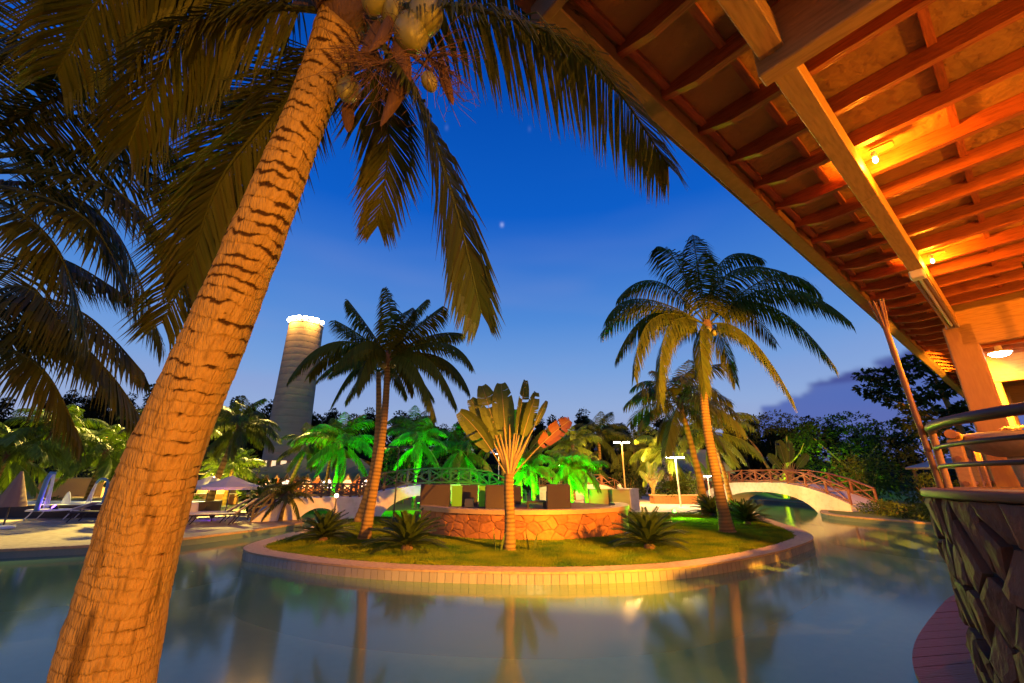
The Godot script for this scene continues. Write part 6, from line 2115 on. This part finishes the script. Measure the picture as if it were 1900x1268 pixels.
	tree("broad_tree", "broad dark tree in the middle of the trees behind the large rounded shrub", Vector3(33.5, 0.2, -43), [[0.25, [[0, -0.1, 0], [0.2, 2.5, 0], [0, 5, 0]]], [0.12, [[0.1, 1.8, 0], [-2, 4, 0], [-3.5, 5.6, 0]]], [0.12, [[0.1, 2, 0], [2, 4, 0], [3.5, 5.4, 0]]]],
		[[-3.5, 5.8, 0, 1.8, 1.0, 1.5], [-1.5, 6.7, 0, 2.0, 1.0, 1.5], [0.8, 7.0, 0, 2.0, 1.0, 1.5], [3.0, 6.1, 0, 1.8, 1.0, 1.5], [0, 5.4, 0.6, 2.4, 1.2, 1.5], [-5, 4.8, 0, 1.4, 1.0, 1.2]], M.leaf, 170, 0.36, 0.18)
	tree("broad_tree", "second dark tree between the broad tree and the layered tree", Vector3(32.4, 0.2, -33), [[0.22, [[0, -0.1, 0], [-0.1, 2.5, 0], [0.2, 5, 0]]], [0.1, [[0, 2, 0], [-1.5, 3.8, 0], [-2.4, 5, 0]]]],
		[[-2.4, 5.2, 0, 1.5, 0.8, 1.3], [-0.6, 6.0, 0, 1.6, 0.9, 1.3], [1.2, 5.8, 0, 1.7, 1.0, 1.3], [0.2, 4.6, 0.6, 2.0, 0.9, 1.3], [-3.2, 4.0, 0, 1.1, 0.8, 1.2]], M.leaf, 200, 0.32, 0.16)
	tree("broad_tree", "dark tree far right behind the pavilion pillar", Vector3(33, 0.2, -20), [[0.25, [[0, -0.1, 0], [0, 3, 0], [0, 5.5, 0]]]], [[-1.5, 5.5, 0, 2.2, 1.2, 2], [1.4, 6.0, 0, 2.2, 1.2, 2], [0, 7.2, 0, 2.2, 1.0, 2], [-0.4, 4, 0.5, 2.4, 1.2, 2]], M.leaf, 150, 0.36, 0.18)
	tree("round_tree", "dark round-crowned tree behind the humped footbridge, right of the leaning palms", Vector3(-7.6, 0.2, -31), [[0.16, [[0, -0.1, 0], [0.1, 1.5, 0], [0, 3.0, 0]]]], [[0, 3.3, 0, 1.2, 0.9, 1.0], [-0.6, 2.6, 0.2, 0.9, 0.8, 0.9], [0.7, 2.6, 0.2, 0.9, 0.8, 0.9], [0.1, 2.0, 0.4, 1.0, 0.7, 0.8]], M.leaf, 420, 0.24, 0.13)

# ---------------------------------------------------------------- lamps
func build_lamps() -> void:
	lamp_post("tall orange-lit lamp post with twin bright heads right of the terrace", Vector3(7.61, 0.19, -30.0), 4.0, 2, M.bulb_white, M.beam, Color(1.0, 0.72, 0.34), 150.0)
	lamp_post("shorter white lamp post left of the tall island palm", Vector3(10.13, 0.19, -27.1), 2.85, 2, M.bulb_white, M.white_paint, Color(1.0, 0.9, 0.6), 45.0)
	lamp_post("unlit dark lamp post with two flat heads beside the round terrace", Vector3(-4.45, 0.16, -17.1), 2.75, 2, M.bulb_white, M.metal_dark, WARM, 0.0, "", 0.03)
	lamp_post("slim white lamp post half hidden left of the fan-shaped palm's sheaths", Vector3(-0.85, 0.2, -28.0), 3.1, 1, M.bulb_warm, M.white_paint, WARM, 12.0, "", 0.03)
	lamp_post("small white lamp post in the garden behind the green date palms", Vector3(4.4, 0.2, -41.0), 2.8, 1, M.bulb_white, M.white_paint, WARM, 12.0, "", 0.03)
	lamp_post("low white lamp post by the bright shrubs left of the right-hand bridge", Vector3(12.9, 0.2, -29.2), 1.75, 1, M.bulb_white, M.white_paint, Color(1.0, 0.95, 0.7), 3.5, "", 0.03)
	lamp_post("distant orange street lamp against the dark wood right of the fan-shaped palm", Vector3(5.2, 0.2, -58.0), 3.9, 1, M.bulb_sodium, M.ochre, SODIUM, 26.0, "", 0.06)
	lamp_post("distant orange street lamp between the two lamp posts and the small house", Vector3(22.6, 0.2, -56.0), 3.6, 1, M.bulb_sodium, M.ochre, SODIUM, 26.0, "", 0.06)
	lamp_post("distant twin orange lamp seen right of the two leaning palms", Vector3(-16.9, 0.2, -59.0), 5.6, 2, M.bulb_sodium, M.ochre, SODIUM, 30.0, "", 0.06)
	lamp_post("distant orange street lamp left of the big foreground trunk", Vector3(-54.5, 0.2, -58.0), 6.9, 1, M.bulb_sodium, M.ochre, SODIUM, 40.0, "", 0.06)
	var bo := thing("bollard_lamp", "small round glowing lamp on a short post in front of the pale footbridge", "lamp", Vector3(-5.95, 0.16, -15.2))
	var bp := MB.new()
	bp.tube([Vector3(0, -0.05, 0), Vector3(0, 1.0, 0)], [0.035, 0.025], 8)
	obj("post", bp, M.rail_dark, bo)
	var bg := MB.new()
	bg.ball(Vector3(0, 1.06, 0), Vector3(0.065, 0.065, 0.065))
	obj("lamp_glass", bg, M.bulb_warm, bo)
	omni(bo.position + Vector3(0, 1.06, 0), WARM, 2.5, 0.06)
	var G := Color(0.12, 1.0, 0.04)
	ground_light("green floodlight under the brightest date palm at the back of the terrace", Vector3(3.25, 0.3, -19.0), Vector3(2.2, 1.9, -20.3), G, M.bulb_green, 90.0, 70.0)
	ground_light("green floodlight behind the fan-shaped palm", Vector3(0.3, 0.9, -17.7), Vector3(0.75, 2.2, -18.8), G, M.bulb_green, 45.0, 72.0)
	ground_light("green floodlight at the mouth of the humped bridge's arch", Vector3(-4.2, 0.16, -20.05), Vector3(-5.3, 0.3, -22.4), G, M.bulb_green, 60.0, 40.0)
	ground_light("green floodlight at the foot of the glowing slim palm", Vector3(-5.2, 0.25, -25.2), Vector3(-5.6, 3.6, -26.2), G, M.bulb_green, 90.0, 60.0)
	ground_light("green floodlight below the palm in front of the tower", Vector3(-10.6, 0.25, -26.6), Vector3(-10.9, 3.8, -28.2), G, M.bulb_green, 80.0, 60.0)
	ground_light("green floodlight below the broad palm behind the humped footbridge", Vector3(-3.0, 0.25, -28.4), Vector3(-3.5, 3.4, -30.2), G, M.bulb_green, 60.0, 60.0)
	ground_light("yellow-green floodlight on the lawn beyond the right-hand bridge", Vector3(23.9, 0.3, -34.3), Vector3(27.2, 0.3, -39.0), Color(0.66, 1.0, 0.08), M.bulb_green, 200.0, 62.0)
	ground_light("yellow-green floodlight at the edge of the lawn behind the cycads", Vector3(7.0, 0.3, -19.6), Vector3(7.6, 0.16, -15.0), Color(0.65, 1.0, 0.05), M.bulb_green, 40.0, 65.0)
	ground_light("violet floodlight beside the deck stairs at the pale footbridge", Vector3(-11.6, 0.25, -17.6), Vector3(-13.2, 0.6, -19.0), Color(0.42, 0.16, 1.0), M.bulb_violet, 2.5, 55.0)
	ground_light("violet floodlight at the water's edge under the humped footbridge's rail", Vector3(-4.6, 0.2, -18.0), Vector3(-4.4, 2.2, -21.8), Color(0.42, 0.16, 1.0), M.bulb_violet, 7.0, 16.0)
	ground_light("violet floodlight in the splash pool at the far left", Vector3(-18.6, 0.5, -18.4), Vector3(-19.2, 1.6, -17.2), Color(0.6, 0.35, 1.0), M.bulb_violet, 2.5, 60.0)
	# sodium floodlights of the pavilion, out of view behind and to the right
	for k in 2:
		var yl: Array = [[Vector3(-24.6, 0.25, -22.9), Vector3(-25.4, 3.6, -24.0), 110.0], [Vector3(-17.6, 0.25, -25.0), Vector3(-17.5, 3.4, -27.0), 80.0]][k]
		ground_light(["yellow floodlight below the palms behind the splash pool", "yellow floodlight among the low palms right of the big trunk"][k], yl[0], yl[1], Color(1.0, 0.86, 0.3), M.bulb_warm, yl[2], 75.0)
	var fl := thing("floodlight_pole", "pair of floodlights on two short poles close behind the viewer", "floodlight", Vector3(0.35, 0.15, 2.6))
	for q in [[fl, Vector3(0, 1.75, 0), Vector3(-1.5, 2.2, -2.1), 28.0, 36.0, SODIUM, M.bulb_sodium], [fl, Vector3(0.3, 2.6, 0), Vector3(0.7, 0.0, -9.4), 40.0, 19.0, Color(1.0, 0.9, 0.62), M.bulb_warm]]:
		var o: Node3D = q[0]
		var pm := MB.new()
		pm.tube([Vector3(q[1].x, 0, 0.14), Vector3(q[1].x, q[1].y * 0.5, 0.14), Vector3(q[1].x, q[1].y + 0.1, 0.14)], [0.06, 0.05, 0.045], 12)
		obj("pole", pm, M.metal_dark, o)
		var w: Vector3 = o.position + q[1]
		var d: Vector3 = (q[2] - w).normalized()
		var hb := MB.new()
		hb.tube([q[1] - d * 0.2, q[1] - d * 0.02, q[1]], [0.05, 0.1, 0.12], 14)
		obj("lamp_housing", hb, M.metal_dark, o)
		var gb := MB.new()
		gb.tube([q[1] + d * 0.005, q[1] + d * 0.02], [0.1, 0.09], 14)
		obj("lamp_glass", gb, q[6], o)
		spot(w + d * 0.06, q[2], q[5], q[3], q[4], 0.12, 1.0)
	var wl := thing("wall_lamp", "warm lamp on a short post inside the pavilion behind the viewer", "lamp", R(3.0, 4.6, 1.2))
	var wp := MB.new()
	wp.tube([Vector3(0, 0, 0), Vector3(0, 1.25, 0)], [0.04, 0.03], 10)
	obj("post", wp, M.metal_dark, wl)
	var wb := MB.new()
	wb.ball(Vector3(0, 1.36, 0), Vector3(0.1, 0.1, 0.1))
	obj("lamp_glass", wb, M.bulb_sodium, wl)
	omni(wl.position + Vector3(0, 1.36, 0), SODIUM, 30.0, 0.1)
	for q in [["sodium floodlight hung under the pavilion ceiling, aimed at the island", Vector3(7.3, 4.05, -2.6), Vector3(3.4, 0.3, -12.6), SODIUM, 560.0, 17.0, M.bulb_sodium],
		["sodium floodlight beside the first one under the pavilion ceiling, aimed further left at the island", Vector3(6.9, 4.05, -2.3), Vector3(-1.3, 0.35, -11.2), SODIUM, 760.0, 17.0, M.bulb_sodium],
		["second sodium floodlight under the pavilion ceiling, aimed at the tall island palm", Vector3(6.6, 3.3, -5.0), Vector3(6.3, 4.5, -14.3), SODIUM, 520.0, 23.0, M.bulb_sodium],
		["sodium floodlight hung under the pavilion ceiling near the pillar, aimed at the right-hand bridge", Vector3(7.9, 3.25, -4.9), Vector3(17.6, 1.2, -28.0), SODIUM, 1000.0, 22.0, M.bulb_sodium]]:
		var f2 := thing("eaves_floodlight", q[0], "floodlight", q[1])
		var d2: Vector3 = (q[2] - q[1]).normalized()
		var h2 := MB.new()
		h2.tube([-d2 * 0.22, -d2 * 0.02, Vector3.ZERO], [0.06, 0.13, 0.15], 14)
		obj("lamp_housing", h2, M.metal_dark, f2)
		var a2 := MB.new()
		a2.tube([-d2 * 0.15, Vector3(0, 0.12, 0) - d2 * 0.15, Vector3(-d2.x * 0.15, 4.42 - q[1].y, -d2.z * 0.15)], [0.02, 0.02, 0.02], 8)
		obj("lamp_bracket", a2, M.metal_dark, f2)
		var g2 := MB.new()
		g2.tube([d2 * 0.005, d2 * 0.02], [0.13, 0.12], 14)
		obj("lamp_glass", g2, q[6], f2)
		spot(q[1] + d2 * 0.07, q[2], q[3], q[4], q[5], 0.06, 0.6)

# ---------------------------------------------------------------- sun deck, splash pool, fountains on the left
func build_left_deck() -> void:
	lounger("dark sun lounger with violet fabric nearest the foreground trunk", Vector3(-12.0, 0.2, -15.0), 2.7, M.violet_fabric, M.metal_dark, 55)
	lounger("second dark sun lounger with violet fabric, behind the first", Vector3(-13.2, 0.2, -16.3), 2.6, M.violet_fabric, M.metal_dark, 55)
	lounger("dark sun lounger with a raised pale back by the pale footbridge", Vector3(-10.6, 0.2, -16.4), 0.35, M.canvas, M.metal_dark, 40)
	lounger("fourth sun lounger, between the violet ones and the footbridge", Vector3(-11.4, 0.2, -17.2), 0.3, M.canvas, M.metal_dark, 35)
	lounger("white sun lounger standing alone before the splash pool wall", Vector3(-18.6, 0.2, -18.6), 0.2, M.white_paint, M.white_paint, 20)
	lounger("dark sun lounger mostly hidden behind the big trunk's left edge", Vector3(-15.9, 0.2, -17.6), 0.2, M.wicker, M.metal_dark, 25)
	umbrella("open pale parasol right of the big foreground trunk", Vector3(-12.9, 0.2, -20.4), 1.72, 1.3)
	umbrella("second open parasol mostly hidden behind the big foreground trunk", Vector3(-15.3, 0.2, -22.5), 1.72, 1.3)
	var tb := thing("draped_table", "table under a pale violet cloth beside the loungers", "table", Vector3(-12.3, 0.2, -17.0))
	var cl := MB.new()
	cl.lathe(Vector3.ZERO, [[0.42, 0.08], [0.44, 0.3], [0.4, 0.66], [0.38, 0.7], [0.01, 0.71]], 20)
	obj("cloth", cl, M.canvas, tb)
	var lg := MB.new()
	lg.tube([Vector3(0, 0, 0), Vector3(0, 0.6, 0)], [0.06, 0.05], 8)
	obj("leg", lg, M.rail_dark, tb)
	var pot := thing("clay_pot", "small terracotta pot under the nearest violet lounger", "pot", Vector3(-11.7, 0.2, -14.9))
	var pm := MB.new()
	pm.lathe(Vector3.ZERO, [[0.12, 0.0], [0.17, 0.24], [0.19, 0.24], [0.19, 0.28], [0.16, 0.28], [0.15, 0.2], [0.01, 0.2]], 16)
	obj("pot", pm, M.red_stone1, pot)
	# closed tan parasol at the far left
	var cp := thing("closed_parasol", "folded tan parasol leaning beside the splash pool at the left edge", "parasol", Vector3(-16.9, 0.2, -15.2))
	var po := MB.new()
	po.tube([Vector3(0, 0, 0), Vector3(-0.55, 1.78, -0.5)], [0.025, 0.02], 8)
	obj("pole", po, M.rail_dark, cp)
	var fo := MB.new()
	var rows := []
	for i in 8:
		var f := i / 7.0
		var c := Vector3(-0.2, 0.66, -0.18).lerp(Vector3(-0.56, 1.82, -0.51), f)
		var r := PackedVector3Array()
		for k in 16:
			var a := TAU * k / 16
			var rr := lerpf(0.36, 0.03, f) * (1.0 + 0.22 * (1 if k % 2 else -1))
			r.append(c + Vector3(cos(a) * rr, 0, -sin(a) * rr))
		rows.append(r)
	fo.grid(rows, true)
	obj("folded_canopy", fo, M.tan_canvas, cp)
	var bs := MB.new()
	bs.lathe(Vector3.ZERO, [[0.3, 0.0], [0.3, 0.06], [0.05, 0.1]], 16)
	obj("base", bs, M.white_paint, cp)
	# splash pool
	var sp := thing("splash_pool", "low round-cornered splash pool wall with foaming water at the left", "splash pool", Vector3(-21.5, 0.2, -22.0))
	var ring := []
	for i in 33:
		var a := TAU * i / 32
		ring.append(Vector2(6.6 * signf(cos(a)) * pow(absf(cos(a)), 0.6), 2.9 * signf(sin(a)) * pow(absf(sin(a)), 0.6)))
	var inn := []
	for p in ring:
		inn.append(p * Vector2(0.955, 0.9))
	var wb := MB.new()
	coping(wb, ring, inn, 0.5, -0.1)
	obj("wall", wb, M.mortar, sp)
	var wt := MB.new()
	slab(wt, inn.slice(0, 32), 0.44, 0.44)
	obj("foaming_water", wt, M.splash, sp)
	var dj := thing("twin_water_arches", "blue pipe dividing into two arches that pour water into the splash pool", "fountain", Vector3(-19.3, 0.64, -21.3))
	for s in [-1.0, 1.0]:
		var pts := []
		var rr := []
		for i in 6:
			pts.append(Vector3(0.06 * s, i * 0.16, 0))
			rr.append(0.055)
		for i in 9:
			var a := PI - PI * i / 8.0 * 0.92
			pts.append(Vector3(s * (0.34 + cos(a) * 0.28), 0.86 + sin(a) * 0.27, 0))
			rr.append(0.055)
		var mb := MB.new()
		mb.tube(pts, rr, 10)
		obj("pipe", mb, M.blue_pipe, dj)
		var e: Vector3 = pts[-1]
		var jm := MB.new()
		jm.tube([e, e + Vector3(s * 0.06, -0.3, 0), e + Vector3(s * 0.1, -0.62, 0), e + Vector3(s * 0.12, -0.95, 0)], [0.05, 0.065, 0.085, 0.12], 10)
		obj("falling_water", jm, M.jet, dj)
	var bf := thing("water_pole", "thick blue water pole with a violet-lit falling sheet at the left edge", "fountain", Vector3(-18.9, 0.64, -18.0))
	var b1 := MB.new()
	b1.tube([Vector3(0, -0.1, 0), Vector3(0, 0.6, 0), Vector3(0.02, 1.1, 0), Vector3(0.12, 1.35, 0), Vector3(0.24, 1.32, 0)], [0.09, 0.085, 0.08, 0.08, 0.08], 12)
	obj("pipe", b1, M.blue_pipe, bf)
	var b2 := MB.new()
	b2.tube([Vector3(0.24, 1.3, 0), Vector3(0.3, 0.7, 0), Vector3(0.34, 0.0, 0)], [0.05, 0.06, 0.09], 12)
	obj("falling_water", b2, M.jet, bf)
	var uj := thing("water_jet", "upright foaming water jet in the splash pool", "fountain", Vector3(-21.0, 0.64, -21.2))
	var um := MB.new()
	um.lathe(Vector3.ZERO, [[0.17, 0.0], [0.15, 0.18], [0.11, 0.36], [0.06, 0.5], [0.01, 0.56]], 12)
	obj("falling_water", um, M.jet, uj)

# ---------------------------------------------------------------- grass blades on the near lawns
func build_grass() -> void:
	var mb := MB.new()
	for i in 9:
		var a := i * 2.4
		var g := rnd(0.7, 1.3)
		mb.col = Color(g * rnd(0.9, 1.25), g, g * 0.8)
		var p := Vector3(cos(a), 0, sin(a)) * rnd(0.005, 0.035)
		mb.leaf(p, (Vector3(cos(a) * 0.5, 1, sin(a) * 0.5)).normalized(), Vector3(sin(a), 0.05, -cos(a)).normalized(), rnd(0.045, 0.1), 0.0105, 0.15)
	var mesh := mb.build()
	var spots := []
	var poly := PackedVector2Array(island)
	var inner := Geometry2D.offset_polygon(poly, -0.43)
	var ip: PackedVector2Array = inner[0]
	var tries := 0
	while spots.size() < 60000 and tries < 400000:
		tries += 1
		var p := Vector2(rnd(-7.0, 11.0), -8.4 - 14.0 * pow(rng.randf(), 1.5))
		if p.distance_to(Vector2(0.42, -15.95)) < 3.5 or not Geometry2D.is_point_in_polygon(p, ip):
			continue
		spots.append(p)
	var mm := MultiMesh.new()
	mm.transform_format = MultiMesh.TRANSFORM_3D
	mm.use_colors = true
	mm.mesh = mesh
	var pn := FastNoiseLite.new()
	pn.seed = 4
	pn.frequency = 0.9
	pn.fractal_octaves = 4
	mm.instance_count = spots.size()
	for i in spots.size():
		var s := rnd(0.6, 1.25)
		mm.set_instance_transform(i, Transform3D(Basis(Vector3.UP, rnd(0, TAU)).scaled(Vector3(s, s, s)), Vector3(spots[i].x, 0.155, spots[i].y)))
		var pv := pn.get_noise_2d(spots[i].x, spots[i].y)
		mm.set_instance_color(i, Color(1.0 + 1.1 * pv, 1.0 + 0.55 * pv, 0.9 - 0.3 * pv))
	var g := MultiMeshInstance3D.new()
	g.name = "grass"
	g.multimesh = mm
	g.material_override = M.grass
	add_child(g)
	tag(g, "short grass blades covering the island lawn", "grass", "", "stuff")
